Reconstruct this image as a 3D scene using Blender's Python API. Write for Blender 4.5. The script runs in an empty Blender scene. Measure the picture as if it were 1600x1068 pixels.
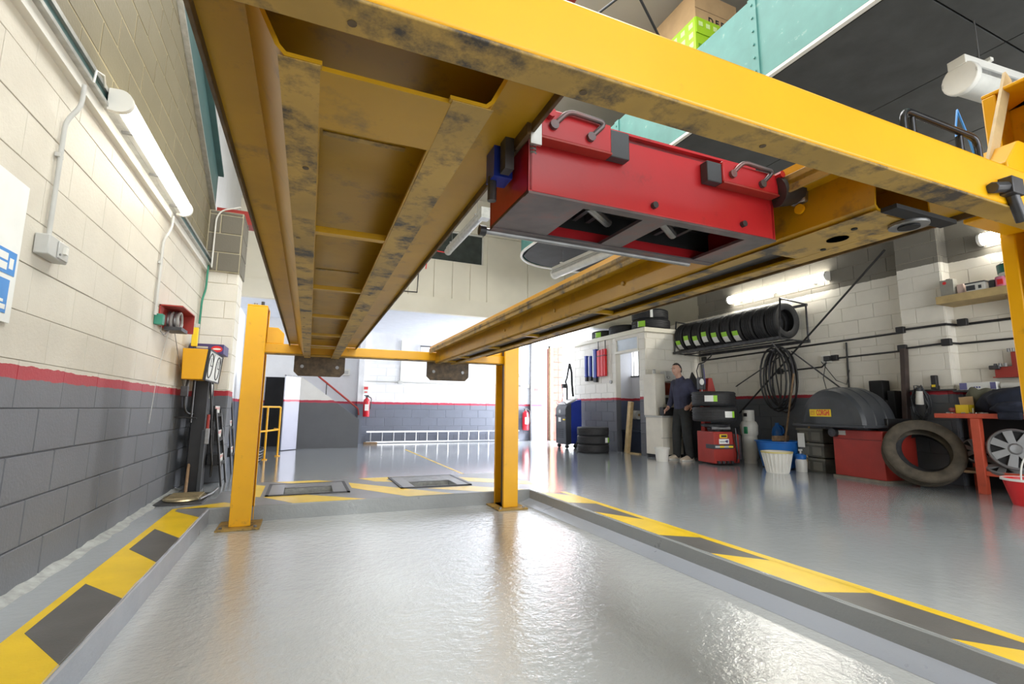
import bpy, bmesh, math, random
from mathutils import Vector, Matrix
random.seed(7)
S = bpy.context.scene
COL = S.collection
R = math.radians

# ------------------------------------------------------------------ camera
cam_d = bpy.data.cameras.new('camera'); cam = bpy.data.objects.new('camera', cam_d); COL.objects.link(cam)
cam_d.sensor_width = 36.0; cam_d.lens = 36.0*756/1600; cam_d.clip_start = 0.02; cam_d.clip_end = 200
yaw, pit, rol = R(23.15), R(8.0), R(0.6)
fw = Vector((math.sin(yaw)*math.cos(pit), math.cos(yaw)*math.cos(pit), math.sin(pit)))
rt = Vector((math.cos(yaw), -math.sin(yaw), 0)); up = rt.cross(fw)
r2 = rt*math.cos(rol)+up*math.sin(rol); u2 = up*math.cos(rol)-rt*math.sin(rol)
cam.matrix_world = Matrix(((r2.x,u2.x,-fw.x,0),(r2.y,u2.y,-fw.y,0),(r2.z,u2.z,-fw.z,0.86),(0,0,0,1)))
S.camera = cam

# ------------------------------------------------------------------ sky, daylight, exposure
w = bpy.data.worlds.new('world'); S.world = w; w.use_nodes = True
bg = w.node_tree.nodes['Background']; bg.inputs[0].default_value = (0.93, 0.97, 1.0, 1); bg.inputs[1].default_value = 2.2
def area(name, loc, rot, sx, sy, power, col=(1,1,1)):
    d = bpy.data.lights.new(name, 'AREA'); d.shape = 'RECTANGLE'; d.size = sx; d.size_y = sy; d.energy = power; d.color = col
    o = bpy.data.objects.new(name, d); COL.objects.link(o); o.location = loc; o.rotation_euler = rot
    return o
# daylight entering by the open front of the workshop (behind the camera), the side doorway and the roof lights
area('daylight_front', (4.6, -4.2, 2.3), (R(90), 0, 0), 5.6, 3.6, 135, (1.0, 0.98, 0.95))
area('daylight_doorway', (7.6, 11.7, 1.5), (R(90), 0, R(90)), 2.4, 2.6, 520, (0.95, 0.97, 1.0))
area('daylight_rooflight', (1.3, 3.3, 5.2), (0, 0, 0), 2.2, 5.0, 145, (1.0, 0.97, 0.9))
vs = S.view_settings
vs.view_transform = 'Standard'; vs.look = 'None'; vs.exposure = 0.5; vs.gamma = 1.0; vs.use_curve_mapping = False

# ------------------------------------------------------------------ materials
MATS = {}
def nn(nt, typ, **kw):
    n = nt.nodes.new(typ)
    for k, v in kw.items(): setattr(n, k, v)
    return n
def base_mat(name):
    m = bpy.data.materials.new(name); m.use_nodes = True
    nt = m.node_tree; b = nt.nodes['Principled BSDF']
    return m, nt, b
def noise(nt, scale, detail=4, rough=0.55, vec=None, coord='pos'):
    n = nn(nt, 'ShaderNodeTexNoise'); n.inputs['Scale'].default_value = scale; n.inputs['Detail'].default_value = detail; n.inputs['Roughness'].default_value = rough
    if vec is None:
        if coord == 'pos':
            g = nn(nt, 'ShaderNodeNewGeometry'); vec = g.outputs['Position']
        else:
            g = nn(nt, 'ShaderNodeTexCoord'); vec = g.outputs['Object']
    nt.links.new(vec, n.inputs['Vector'])
    return n.outputs['Fac']
def ramp(nt, fac, a, b, c0=0.0, c1=1.0):
    m = nn(nt, 'ShaderNodeMapRange'); m.inputs['From Min'].default_value = a; m.inputs['From Max'].default_value = b
    m.inputs['To Min'].default_value = c0; m.inputs['To Max'].default_value = c1
    nt.links.new(fac, m.inputs['Value']); return m.outputs['Result']
def mixc(nt, fac, a, b, typ='MIX'):
    m = nn(nt, 'ShaderNodeMix', data_type='RGBA', blend_type=typ)
    if isinstance(fac, (int, float)): m.inputs['Factor'].default_value = fac
    else: nt.links.new(fac, m.inputs['Factor'])
    for s, v in ((6, a), (7, b)):
        if isinstance(v, tuple): m.inputs[s].default_value = (*v[:3], 1)
        else: nt.links.new(v, m.inputs[s])
    return m.outputs[2]
def bump(nt, b, h, strength, dist=0.01):
    n = nn(nt, 'ShaderNodeBump'); n.inputs['Strength'].default_value = strength; n.inputs['Distance'].default_value = dist
    nt.links.new(h, n.inputs['Height']); nt.links.new(n.outputs[0], b.inputs['Normal'])
def plain(name, col, rough=0.5, metal=0.0, var=0.12, scale=6.0, dirt=None, dirt_amt=(0.6, 0.75), dscale=9.0, bumps=0.0, bscale=80.0, coord='pos', spec=None, coat=0.0):
    """one colour with slight variation; dirt = second colour worn in by noise"""
    if name in MATS: return MATS[name]
    m, nt, b = base_mat(name)
    f = noise(nt, scale, 3, coord=coord)
    lo = tuple(c*(1-var) for c in col); hi = tuple(min(1, c*(1+var)) for c in col)
    c = mixc(nt, ramp(nt, f, 0.3, 0.7), lo, hi)
    if dirt:
        d = noise(nt, dscale, 8, 0.68, coord=coord)
        c = mixc(nt, ramp(nt, d, dirt_amt[0], dirt_amt[1]), c, dirt)
    nt.links.new(c, b.inputs['Base Color'])
    b.inputs['Roughness'].default_value = rough; b.inputs['Metallic'].default_value = metal
    if spec is not None: b.inputs['Specular IOR Level'].default_value = spec
    if coat: b.inputs['Coat Weight'].default_value = coat
    if bumps: bump(nt, b, noise(nt, bscale, 3, coord=coord), bumps, 0.004)
    MATS[name] = m; return m
def emit(name, col, strength):
    if name in MATS: return MATS[name]
    m, nt, b = base_mat(name)
    b.inputs['Base Color'].default_value = (0.9, 0.9, 0.88, 1)
    b.inputs['Emission Color'].default_value = (*col, 1); b.inputs['Emission Strength'].default_value = strength
    MATS[name] = m; return m
def zband(name, bands, rough=0.6, wob=0.006, bumps=0.25, bscale=60.0, grime=0.10, spec=0.4):
    """paint in horizontal bands: bands = [(z_from, colour), ...] upwards; brush-wobbled edges"""
    if name in MATS: return MATS[name]
    m, nt, b = base_mat(name)
    g = nn(nt, 'ShaderNodeNewGeometry'); sp = nn(nt, 'ShaderNodeSeparateXYZ'); nt.links.new(g.outputs['Position'], sp.inputs[0])
    wv = ramp(nt, noise(nt, 9.0, 3), 0.3, 0.7, -wob, wob)
    ad = nn(nt, 'ShaderNodeMath', operation='ADD'); nt.links.new(sp.outputs['Z'], ad.inputs[0]); nt.links.new(wv, ad.inputs[1])
    c = bands[0][1]
    for z, col in bands[1:]:
        gt = nn(nt, 'ShaderNodeMath', operation='GREATER_THAN'); nt.links.new(ad.outputs[0], gt.inputs[0]); gt.inputs[1].default_value = z
        c = mixc(nt, gt.outputs[0], c, col)
    v = ramp(nt, noise(nt, 2.2, 6, 0.65), 0.25, 0.75, 1-grime, 1+grime*0.5)
    vv = nn(nt, 'ShaderNodeCombineXYZ')
    for i in range(3): nt.links.new(v, vv.inputs[i])
    c = mixc(nt, 1.0, c, vv.outputs[0], 'MULTIPLY')
    nt.links.new(c, b.inputs['Base Color']); b.inputs['Roughness'].default_value = rough; b.inputs['Specular IOR Level'].default_value = spec
    bump(nt, b, noise(nt, bscale, 5, 0.6), bumps, 0.006)
    MATS[name] = m; return m

CREAM = (0.80, 0.765, 0.68); GREY = (0.135, 0.145, 0.165); RED = (0.42, 0.03, 0.045); WHITE = (0.84, 0.85, 0.87)
BLOCK = (0.185, 0.16, 0.10); MORT = (0.37, 0.315, 0.19)
M_LW = zband('left_wall_paint', [(0, GREY), (0.975, RED), (1.035, (0.64,0.60,0.515)), (2.46, BLOCK)], bumps=0.35, rough=0.45)
M_LM = zband('left_wall_mortar', [(0, (0.12,0.13,0.15)), (0.975, RED), (1.035, (0.63,0.59,0.505)), (2.46, MORT)], bumps=0.3)
M_RW = zband('right_wall_paint', [(0, GREY), (1.115, RED), (1.165, CREAM), (2.83, (0.20,0.185,0.155))], bumps=0.3)
M_RM = zband('right_wall_mortar', [(0, (0.12,0.13,0.15)), (1.115, RED), (1.165, (0.76,0.725,0.64)), (2.83, (0.42,0.39,0.31))], bumps=0.3)
M_FW = zband('far_wall_paint', [(0, (0.16,0.175,0.22)), (0.975, (0.5,0.04,0.08)), (1.03, WHITE)], bumps=0.25)
M_FM = zband('far_wall_mortar', [(0, (0.24,0.26,0.31)), (0.975, (0.5,0.04,0.08)), (1.03, (0.78,0.79,0.82))], bumps=0.2)
M_CW = zband('cubicle_paint', [(0, (0.125,0.13,0.145)), (1.10, RED), (1.15, CREAM)], bumps=0.25)
M_CM = zband('cubicle_mortar', [(0, (0.105,0.11,0.125)), (1.10, RED), (1.15, (0.75,0.715,0.63))], bumps=0.2)
M_CREAM = plain('cream_board', (0.74,0.70,0.58), 0.6, var=0.06, scale=1.5, dirt=(0.45,0.36,0.2), dirt_amt=(0.68,0.85), dscale=5)
M_WHITE = plain('white_paint', (0.80,0.81,0.83), 0.55, var=0.04, scale=2)
M_CEILW = plain('low_ceiling_white', (0.72,0.75,0.82), 0.7, var=0.04)
M_ROOF = plain('roof_lining', (0.66,0.64,0.57), 0.7, var=0.08, scale=0.8)
M_TEAL = plain('teal_steel', (0.085,0.255,0.235), 0.5, var=0.1, dirt=(0.35,0.45,0.42), dirt_amt=(0.62,0.78), dscale=12)
M_TEALD = plain('dark_teal_steel', (0.055,0.12,0.12), 0.5, var=0.1)
M_DARK = plain('dark_board', (0.045,0.048,0.048), 0.75, var=0.2, scale=5, bumps=0.2, bscale=90)
M_DARKP = plain('dark_pipe', (0.02,0.02,0.022), 0.4)
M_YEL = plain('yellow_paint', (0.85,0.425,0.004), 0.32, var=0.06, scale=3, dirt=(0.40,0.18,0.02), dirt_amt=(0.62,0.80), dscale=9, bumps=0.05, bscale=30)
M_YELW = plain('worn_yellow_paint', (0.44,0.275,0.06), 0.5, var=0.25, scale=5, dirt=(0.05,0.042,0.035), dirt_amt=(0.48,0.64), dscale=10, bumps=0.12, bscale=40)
M_YELU = plain('runway_yellow_shaded', (0.45,0.245,0.004), 0.36, var=0.14, scale=3.5, dirt=(0.12,0.08,0.03), dirt_amt=(0.56,0.78), dscale=9, bumps=0.08, bscale=30)  # lift yellow with the underside shade put into its colour, plus grime
M_GREASE = plain('greasy_edge', (0.10,0.065,0.03), 0.5, var=0.5, scale=20)
M_REDP = plain('red_paint', (0.47,0.018,0.024), 0.3, var=0.1, scale=4, dirt=(0.20,0.02,0.02), dirt_amt=(0.60,0.8), dscale=14, bumps=0.06, bscale=50)
M_REDM = plain('machine_red', (0.36,0.032,0.022), 0.45, var=0.1, dirt=(0.22,0.03,0.02), dirt_amt=(0.64,0.8))
M_BENCH = plain('bench_red', (0.56,0.085,0.04), 0.5, var=0.12, dirt=(0.25,0.06,0.04), dirt_amt=(0.6,0.8), dscale=16)
M_STEEL = plain('dull_steel', (0.28,0.28,0.28), 0.42, 0.8, var=0.25, scale=14)
M_DSTEEL = plain('dark_steel', (0.07,0.07,0.075), 0.45, 0.6, var=0.3, scale=16)
M_OILY = plain('oily_steel', (0.13,0.11,0.115), 0.42, 0.5, var=0.4, scale=9, dirt=(0.19,0.07,0.06), dirt_amt=(0.5,0.7))
M_GALV = plain('galvanised_steel', (0.46,0.46,0.44), 0.42, 0.75, var=0.15, scale=18)
M_ALU = plain('aluminium', (0.72,0.73,0.75), 0.3, 0.85, var=0.06)
M_CHROME = plain('black_chrome', (0.05,0.05,0.055), 0.18, 0.7, var=0.1)
M_BLACK = plain('black_plastic', (0.018,0.018,0.02), 0.45, var=0.2)
M_BLACKM = plain('black_matt', (0.012,0.012,0.013), 0.8, var=0.2)
M_RUB = plain('tyre_rubber', (0.022,0.022,0.024), 0.62, var=0.3, scale=20, bumps=0.15, bscale=120)
M_RUBD = plain('dusty_rubber', (0.085,0.07,0.05), 0.8, var=0.35, scale=9)
M_GREYP = plain('grey_plastic', (0.045,0.05,0.058), 0.42, var=0.12, bumps=0.08, bscale=120)
M_LGREY = plain('light_grey_plastic', (0.5,0.5,0.48), 0.45, var=0.06)
M_OFFW = plain('offwhite_plastic', (0.72,0.71,0.66), 0.4, var=0.05)
M_CABW = plain('cream_enamel', (0.74,0.70,0.60), 0.35, var=0.05)
M_BLUE = plain('blue_plastic', (0.012,0.035,0.30), 0.35, var=0.1)
M_BLUE2 = plain('blue_bowl_plastic', (0.02,0.16,0.55), 0.35, var=0.1)
M_WOOD = plain('pine_wood', (0.55,0.40,0.20), 0.6, var=0.15, scale=12)
M_WOODO = plain('old_wood', (0.24,0.15,0.08), 0.7, var=0.3, scale=14)
M_SHELF = plain('shelf_pine', (0.50,0.37,0.17), 0.6, var=0.15, scale=8)
M_CARD = plain('cardboard', (0.50,0.33,0.17), 0.75, var=0.08)
M_PURPLE = plain('purple_carton', (0.055,0.04,0.17), 0.45, var=0.1)
M_LABG = plain('lime_label', (0.35,0.70,0.05), 0.5, var=0.05)
M_LABW = plain('white_label', (0.82,0.83,0.80), 0.5, var=0.04)
M_YBOX = plain('yellow_card', (0.85,0.62,0.02), 0.5, var=0.05)
M_REDPL = plain('red_plastic', (0.68,0.02,0.025), 0.3, var=0.06)
M_EXT = plain('extinguisher_red', (0.62,0.015,0.03), 0.25, var=0.05)
M_GLASS = plain('frosted_pane', (0.60,0.66,0.72), 0.25, var=0.1, scale=3)
M_WGLASS = plain('dark_window_glass', (0.05,0.06,0.055), 0.15, var=0.2)
M_SIGNB = plain('sign_blue', (0.05,0.26,0.66), 0.4, var=0.05)
M_CLEARP = plain('prismatic_diffuser', (0.62,0.62,0.58), 0.3, var=0.08, scale=12)
M_BRICK = plain('outer_brick', (0.22,0.055,0.04), 0.8, var=0.25, scale=14)
M_LAVDOOR = zband('door_paint', [(0, (0.37,0.38,0.49)), (0.985, (0.5,0.04,0.08)), (1.03, (0.80,0.80,0.88))], bumps=0.05, rough=0.45)
M_STAIR = zband('stair_panel_paint', [(0, (0.115,0.12,0.13)), (0.975, (0.45,0.04,0.07)), (1.03, (0.78,0.77,0.74))], bumps=0.05, rough=0.5)
M_TUBE2 = emit('lit_tube_dim', (1.0, 0.96, 0.84), 14.0)  # weaker glow than the other battens, spares the left wall
M_TUBE = emit('lit_tube', (1.0, 0.96, 0.85), 31.0)

# floor paint: glossy epoxy with orange peel and rolled-on ripple
def floor_mat(name, col, rough, peel):
    m, nt, b = base_mat(name)
    f = noise(nt, 0.9, 4); f2 = noise(nt, 14, 5, 0.6)
    c = mixc(nt, ramp(nt, f, 0.3, 0.7), tuple(x*0.92 for x in col), tuple(x*1.06 for x in col))
    c = mixc(nt, ramp(nt, f2, 0.66, 0.85), c, tuple(x*0.72 for x in col))
    nt.links.new(c, b.inputs['Base Color'])
    rr = ramp(nt, noise(nt, 3.0, 4), 0.3, 0.7, rough*0.75, rough*1.35); nt.links.new(rr, b.inputs['Roughness'])
    b.inputs['Specular IOR Level'].default_value = 0.7; b.inputs['Coat Weight'].default_value = 0.5; b.inputs['Coat Roughness'].default_value = 0.04
    h1 = noise(nt, 20, 4, 0.55); h2 = noise(nt, 75, 3, 0.6)
    ad = nn(nt, 'ShaderNodeMath', operation='MULTIPLY_ADD'); nt.links.new(h2, ad.inputs[0]); ad.inputs[1].default_value = 0.35; nt.links.new(h1, ad.inputs[2])
    bump(nt, b, ad.outputs[0], peel, 0.010)
    nt.links.new(b.inputs['Normal'].links[0].from_socket, b.inputs['Coat Normal'])
    MATS[name] = m; return m
M_FLOOR = floor_mat('floor_epoxy', (0.38,0.41,0.43), 0.06, 0.14)
M_PIT = floor_mat('recess_epoxy', (0.53,0.56,0.575), 0.05, 0.42)
M_KERB = floor_mat('kerb_paint', (0.285,0.305,0.31), 0.35, 0.30)
M_KERBL = floor_mat('kerb_face_paint', (0.34,0.37,0.43), 0.35, 0.25)
M_PY = plain('floor_yellow', (0.83,0.56,0.015), 0.28, var=0.08, scale=5, dirt=(0.55,0.37,0.03), dirt_amt=(0.62,0.85), dscale=14, bumps=0.15, bscale=90)
M_PG = plain('floor_charcoal', (0.115,0.112,0.108), 0.33, var=0.12, scale=6, bumps=0.15, bscale=90)
M_PG2 = plain('floor_mid_grey', (0.20,0.205,0.215), 0.30, var=0.1, scale=4, bumps=0.15, bscale=90)
M_CONC = plain('rough_mortar', (0.32,0.335,0.33), 0.7, var=0.25, scale=18, bumps=0.6, bscale=40)

# ------------------------------------------------------------------ mesh building
class MB:
    def __init__(s): s.v = []; s.f = []
    def add(s, vs, fs):
        n = len(s.v); s.v += [tuple(x) for x in vs]; s.f += [tuple(i+n for i in f) for f in fs]; return s
    def box(s, x0, x1, y0, y1, z0, z1, M=None):
        vs = [Vector((x, y, z)) for z in (z0, z1) for y in (y0, y1) for x in (x0, x1)]
        if M is not None: vs = [M @ q for q in vs]
        return s.add(vs, [(0,2,3,1),(4,5,7,6),(0,1,5,4),(2,6,7,3),(0,4,6,2),(1,3,7,5)])
    def prism(s, poly, h0, h1, axis='z', M=None):
        """2D polygon (counter-clockwise) extruded along axis from h0 to h1; axis y: poly is (x,z); axis x: poly is (y,z)"""
        def P(a, b, h): return Vector((a,b,h)) if axis == 'z' else Vector((a,h,b)) if axis == 'y' else Vector((h,a,b))
        n = len(poly); vs = [P(a,b,h0) for a,b in poly]+[P(a,b,h1) for a,b in poly]
        if M is not None: vs = [M @ q for q in vs]
        fs = [tuple(range(n))[::-1], tuple(range(n, 2*n))]+[(i,(i+1)%n,n+(i+1)%n,n+i) for i in range(n)]
        if axis == 'y': fs = [f[::-1] for f in fs]
        return s.add(vs, fs)
    def cyl(s, p0, p1, r, n=12, r2=None, cap=True):
        p0 = Vector(p0); p1 = Vector(p1); d = (p1-p0).normalized(); r2 = r if r2 is None else r2
        a = d.orthogonal().normalized(); b = d.cross(a)
        vs = []
        for p, q in ((p0, r), (p1, r2)):
            vs += [p+(a*math.cos(t)+b*math.sin(t))*q for t in [2*math.pi*i/n for i in range(n)]]
        fs = [(i,(i+1)%n,n+(i+1)%n,n+i) for i in range(n)]
        if cap: fs += [tuple(range(n))[::-1], tuple(range(n,2*n))]
        return s.add(vs, fs)
    def tube(s, pts, r, n=8, closed=False):
        pts = [Vector(p) for p in pts]; k = len(pts); rings = []
        prev = None
        for i, p in enumerate(pts):
            t = (pts[(i+1) % k]-pts[i-1]) if (closed or 0 < i < k-1) else (pts[1]-pts[0] if i == 0 else pts[-1]-pts[-2])
            if t.length < 1e-9: t = Vector((0,0,1))
            t.normalize()
            a = t.orthogonal().normalized() if prev is None else (prev-t*prev.dot(t)).normalized()
            prev = a; b = t.cross(a); rings.append([p+(a*math.cos(q)+b*math.sin(q))*r for q in [2*math.pi*j/n for j in range(n)]])
        vs = [q for ring in rings for q in ring]; fs = []
        for i in range(k if closed else k-1):
            o = i*n; o2 = ((i+1) % k)*n
            fs += [(o+j, o+(j+1)%n, o2+(j+1)%n, o2+j) for j in range(n)]
        if not closed: fs += [tuple(range(n))[::-1], tuple(range((k-1)*n, k*n))]
        return s.add(vs, fs)
    def lathe(s, prof, M=None, n=24, closed=False):
        """profile [(r,z)] turned about z; capped where r == 0"""
        M = M or Matrix(); k = len(prof); vs = []; fs = []
        for r, z in prof: vs += [M @ Vector((r*math.cos(2*math.pi*i/n), r*math.sin(2*math.pi*i/n), z)) for i in range(n)]
        for j in range(k if closed else k-1):
            o = j*n; o2 = ((j+1) % k)*n
            fs += [(o+i, o+(i+1)%n, o2+(i+1)%n, o2+i) for i in range(n)]
        if not closed:
            fs += [tuple(range(n))[::-1], tuple(range((k-1)*n, k*n))]
        return s.add(vs, fs)
    def sphere(s, c, r, n=12, sc=(1,1,1)):
        m = n//2; prof = [(max(1e-5, math.sin(math.pi*i/m)), -math.cos(math.pi*i/m)) for i in range(m+1)]
        return s.lathe(prof, Matrix.Translation(c) @ Matrix.Diagonal((r*sc[0], r*sc[1], r*sc[2], 1)), n)
    def mesh(s, name):
        me = bpy.data.meshes.new(name); me.from_pydata(s.v, [], s.f); me.validate()
        bm = bmesh.new(); bm.from_mesh(me); bmesh.ops.recalc_face_normals(bm, faces=bm.faces); bm.to_mesh(me); bm.free()
        return me
    def build(s, name, mat, parent=None, smooth=35, bev=0.0, off=None, seg=2):
        me = s.mesh(name)
        if smooth: me.shade_smooth(); me.set_sharp_from_angle(angle=R(smooth))
        o = bpy.data.objects.new(name, me); COL.objects.link(o); me.materials.append(mat)
        if parent is not None: o.parent = parent
        if off is not None: o.location = off
        if bev:
            md = o.modifiers.new('bevel', 'BEVEL'); md.width = bev; md.segments = seg; md.limit_method = 'ANGLE'; md.angle_limit = R(40)
            if smooth: md.harden_normals = False
        return o
def B(*a, **k): return MB().box(*a, **k)
def bx(name, mat, parent, x0, x1, y0, y1, z0, z1, bev=0.0, M=None): return MB().box(x0,x1,y0,y1,z0,z1,M).build(name, mat, parent, bev=bev)
def cy(name, mat, parent, p0, p1, r, n=12, r2=None): return MB().cyl(p0,p1,r,n,r2).build(name, mat, parent)
def tb(name, mat, parent, pts, r, n=8, closed=False): return MB().tube(pts,r,n,closed).build(name, mat, parent, smooth=60)
def tag(o, label, cat, group=None):
    o['label'] = label; o['category'] = cat
    if group: o['group'] = group
    return o
def struct(o, label=None):
    o['kind'] = 'structure'
    if label: o['label'] = label
    return o
def thing(name, label, cat, loc=(0,0,0), rz=0.0, group=None):
    o = bpy.data.objects.new(name, None); COL.objects.link(o); o.empty_display_size = 0.1
    o.location = loc; o.rotation_euler = (0,0,rz)
    return tag(o, label, cat, group)
def copy_tree(o, parent=None):
    c = o.copy(); COL.objects.link(c); c.parent = parent
    for ch in list(o.children): copy_tree(ch, c)
    return c
def arc(c, r, a0, a1, n, plane='xz', h=0.0):
    o = []
    for i in range(n+1):
        t = R(a0+(a1-a0)*i/n); a = c[0]+r*math.cos(t); b = c[1]+r*math.sin(t)
        o.append((a,h,b) if plane == 'xz' else (h,a,b) if plane == 'yz' else (a,b,h))
    return o
def rounded(p, r, n=4):
    """polyline with its inner corners rounded"""
    p = [Vector(q) for q in p]; o = [p[0]]
    for i in range(1, len(p)-1):
        a = (p[i-1]-p[i]); b = (p[i+1]-p[i]); d = min(r, a.length*0.49, b.length*0.49)
        a.normalize(); b.normalize(); s0 = p[i]+a*d; s1 = p[i]+b*d
        for j in range(n+1):
            t = j/n; o.append(s0*(1-t)**2+p[i]*2*t*(1-t)+s1*t*t)
    return o+[p[-1]]
def text(name, body, size, mat, parent, M, ext=0.0008, bold=0.0):
    cu = bpy.data.curves.new(name, 'FONT'); cu.body = body; cu.size = size; cu.extrude = ext; cu.align_x = 'CENTER'; cu.align_y = 'CENTER'; cu.offset = bold; cu.resolution_u = 3
    t = bpy.data.objects.new('tmp', cu); COL.objects.link(t); bpy.context.view_layer.update()
    me = bpy.data.meshes.new_from_object(t.evaluated_get(bpy.context.evaluated_depsgraph_get()))
    bpy.data.objects.remove(t); me.name = name; me.transform(M); me.materials.clear(); me.materials.append(mat)
    o = bpy.data.objects.new(name, me); COL.objects.link(o); o.parent = parent; return o
def face_M(loc, right, upv):
    """matrix that puts a drawing's x along right, y along upv, at loc"""
    r = Vector(right).normalized(); u = Vector(upv).normalized(); n = r.cross(u)
    return Matrix(((r.x,u.x,n.x,loc[0]),(r.y,u.y,n.y,loc[1]),(r.z,u.z,n.z,loc[2]),(0,0,0,1)))

# ------------------------------------------------------------------ block walls
BLK = {}
def clip(poly, a, b, c):
    """keep a*u + b*v <= c"""
    o = []
    for i in range(len(poly)):
        p = poly[i]; q = poly[(i+1) % len(poly)]; dp = a*p[0]+b*p[1]-c; dq = a*q[0]+b*q[1]-c
        if dp <= 0: o.append(p)
        if (dp < 0 < dq) or (dq < 0 < dp):
            t = dp/(dp-dq); o.append((p[0]+(q[0]-p[0])*t, p[1]+(q[1]-p[1])*t))
    return o
def blocks(parent, mat, origin, ud, nd, u0, u1, z0, z1, L=0.45, H=0.2125, zr=0.0, ur=0.0, joint=0.010, depth=0.010, cham=0.004, halves=(), holes=(), name='block'):
    """courses of blocks standing proud of a wall plane; halves = half-planes (a,b,c) in (u,z) that bound the wall"""
    O = Vector(origin); U = Vector(ud); N = Vector(nd)
    M3 = Matrix(((U.x,0,N.x),(U.y,0,N.y),(U.z,1,N.z)))
    j = math.floor((z0-zr)/H); cnt = 0
    while zr+j*H < z1-0.02:
        za = max(z0, zr+j*H)+joint/2; zb = min(z1, zr+(j+1)*H)-joint/2
        i = math.floor((u0-ur)/L)-1
        sh = 0.5*L if j % 2 else 0.0
        while ur+i*L+sh < u1:
            ua = max(u0, ur+i*L+sh)+joint/2; ub = min(u1, ur+(i+1)*L+sh)-joint/2; i += 1
            if ub-ua < 0.03 or zb-za < 0.03: continue
            polys = [[(ua,za),(ub,za),(ub,zb),(ua,zb)]]
            for (hu0,hu1,hz0,hz1) in holes:
                new = []
                for p in polys:
                    us = [q[0] for q in p]; zs = [q[1] for q in p]
                    if max(us) <= hu0 or min(us) >= hu1 or max(zs) <= hz0 or min(zs) >= hz1: new.append(p); continue
                    for a in (clip(p,1,0,hu0), clip(p,-1,0,-hu1), clip(clip(clip(p,-1,0,-hu0),1,0,hu1),0,1,hz0), clip(clip(clip(p,-1,0,-hu0),1,0,hu1),0,-1,-hz1)):
                        if len(a) > 2: new.append(a)
                polys = new
            for p in polys:
                for h in halves: p = clip(p, *h) if len(p) > 2 else p
                if len(p) < 3: continue
                us = [q[0] for q in p]; zs = [q[1] for q in p]
                if max(us)-min(us) < 0.025 or max(zs)-min(zs) < 0.025: continue
                cu = (min(us)+max(us))/2; cz = (min(zs)+max(zs))/2
                key = (mat.name, tuple((round(a-cu,3), round(b-cz,3)) for a, b in p), tuple(round(x,2) for x in ud), tuple(round(x,2) for x in nd))
                if key not in BLK:
                    n = len(p); q = [(a-cu, b-cz) for a, b in p]
                    def ins(a, b, c): return (a-math.copysign(min(c, abs(a)), a) if a else a, b-math.copysign(min(c, abs(b)), b) if b else b)
                    vs = [Vector((a,b,0)) for a, b in q]+[Vector((a,b,depth-cham)) for a, b in q]+[Vector((*ins(a,b,cham),depth)) for a, b in q]
                    vs = [Vector((U.x*t.x+N.x*t.z, U.y*t.x+N.y*t.z, t.y)) for t in vs]
                    fs = [tuple(range(2*n,3*n))]
                    for k in range(n):
                        k2 = (k+1) % n; fs += [(k,k2,n+k2,n+k),(n+k,n+k2,2*n+k2,2*n+k)]
                    if (U.x*N.y-U.y*N.x) > 0: fs = [f[::-1] for f in fs]
                    me = bpy.data.meshes.new('block'); me.from_pydata([tuple(t) for t in vs], [], fs); me.materials.append(mat); BLK[key] = me
                o = bpy.data.objects.new(name, BLK[key]); COL.objects.link(o); o.parent = parent
                o.location = O+U*cu+Vector((0,0,cz))+N*random.uniform(-0.0012,0.0012); cnt += 1
        j += 1
    return cnt
# ================================================================== THE SETTING
# ---- floor with the shallow recess the lift stands in
PX0, PX1, PY1, PD = -0.685, 2.355, 4.96, -0.13
fl = MB()
fl.box(-1.4, PX0, -4.5, PY1, -0.4, 0); fl.box(PX1, 7.9, -4.5, PY1, -0.4, 0); GY0, GY1 = 5.47, 5.88
fl.box(-1.4, 7.9, PY1, GY0, -0.4, 0); fl.box(-1.4, 7.9, GY1, 13.0, -0.4, 0)
for a_, b_ in ((-1.4,-0.12),(0.35,1.20),(1.69,7.9)): fl.box(a_, b_, GY0, GY1, -0.4, 0)
fl.box(-0.12, 0.35, GY0, GY1, -0.4, -0.14); fl.box(1.20, 1.69, GY0, GY1, -0.4, -0.14)
floor = struct(fl.build('floor', M_FLOOR))
bx('recess_floor', M_PIT, floor, PX0, PX1, -4.5, PY1, -0.4, PD)
# painted faces and worn lips of the recess kerb
def kerb_strip(name, mat, pts, nrm, z0, z1, th=0.006, step=0.12):
    a = Vector((*pts[0],0)); b = Vector((*pts[1],0)); n = Vector((*nrm,0)); k = int((b-a).length/step); m = MB(); vs = []; fs = []
    for i in range(k+1):
        p = a.lerp(b, i/k); w = th+random.uniform(0,0.004); d = random.uniform(-0.002,0.003)
        vs += [p+Vector((0,0,z0)), p+n*w+Vector((0,0,z0)), p+n*w+Vector((0,0,z1-0.006+d)), p-n*0.012*random.uniform(0.4,1)+Vector((0,0,z1+0.0022))]
    for i in range(k):
        o = i*4; fs += [(o+1,o+5,o+6,o+2),(o+2,o+6,o+7,o+3)]
    m.add(vs, fs); return m.build(name, mat, floor, smooth=25)
kerb_strip('kerb_face', M_KERBL, ((PX0,-4.5),(PX0,PY1)), (1,0), PD, 0)
kerb_strip('kerb_face', M_KERB, ((PX0,PY1),(PX1,PY1)), (0,-1), PD, 0)
kerb_strip('kerb_face', M_KERB, ((PX1,-4.5),(PX1,PY1)), (-1,0), PD+0.02, 0)
MB().prism([(PX1,PD+0.04),(PX1-0.012,PD+0.04),(PX1-0.125,PD+0.001),(PX1,PD+0.001)][::-1], -4.5, PY1, 'y').build('kerb_fillet', M_KERBL, floor)
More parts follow.
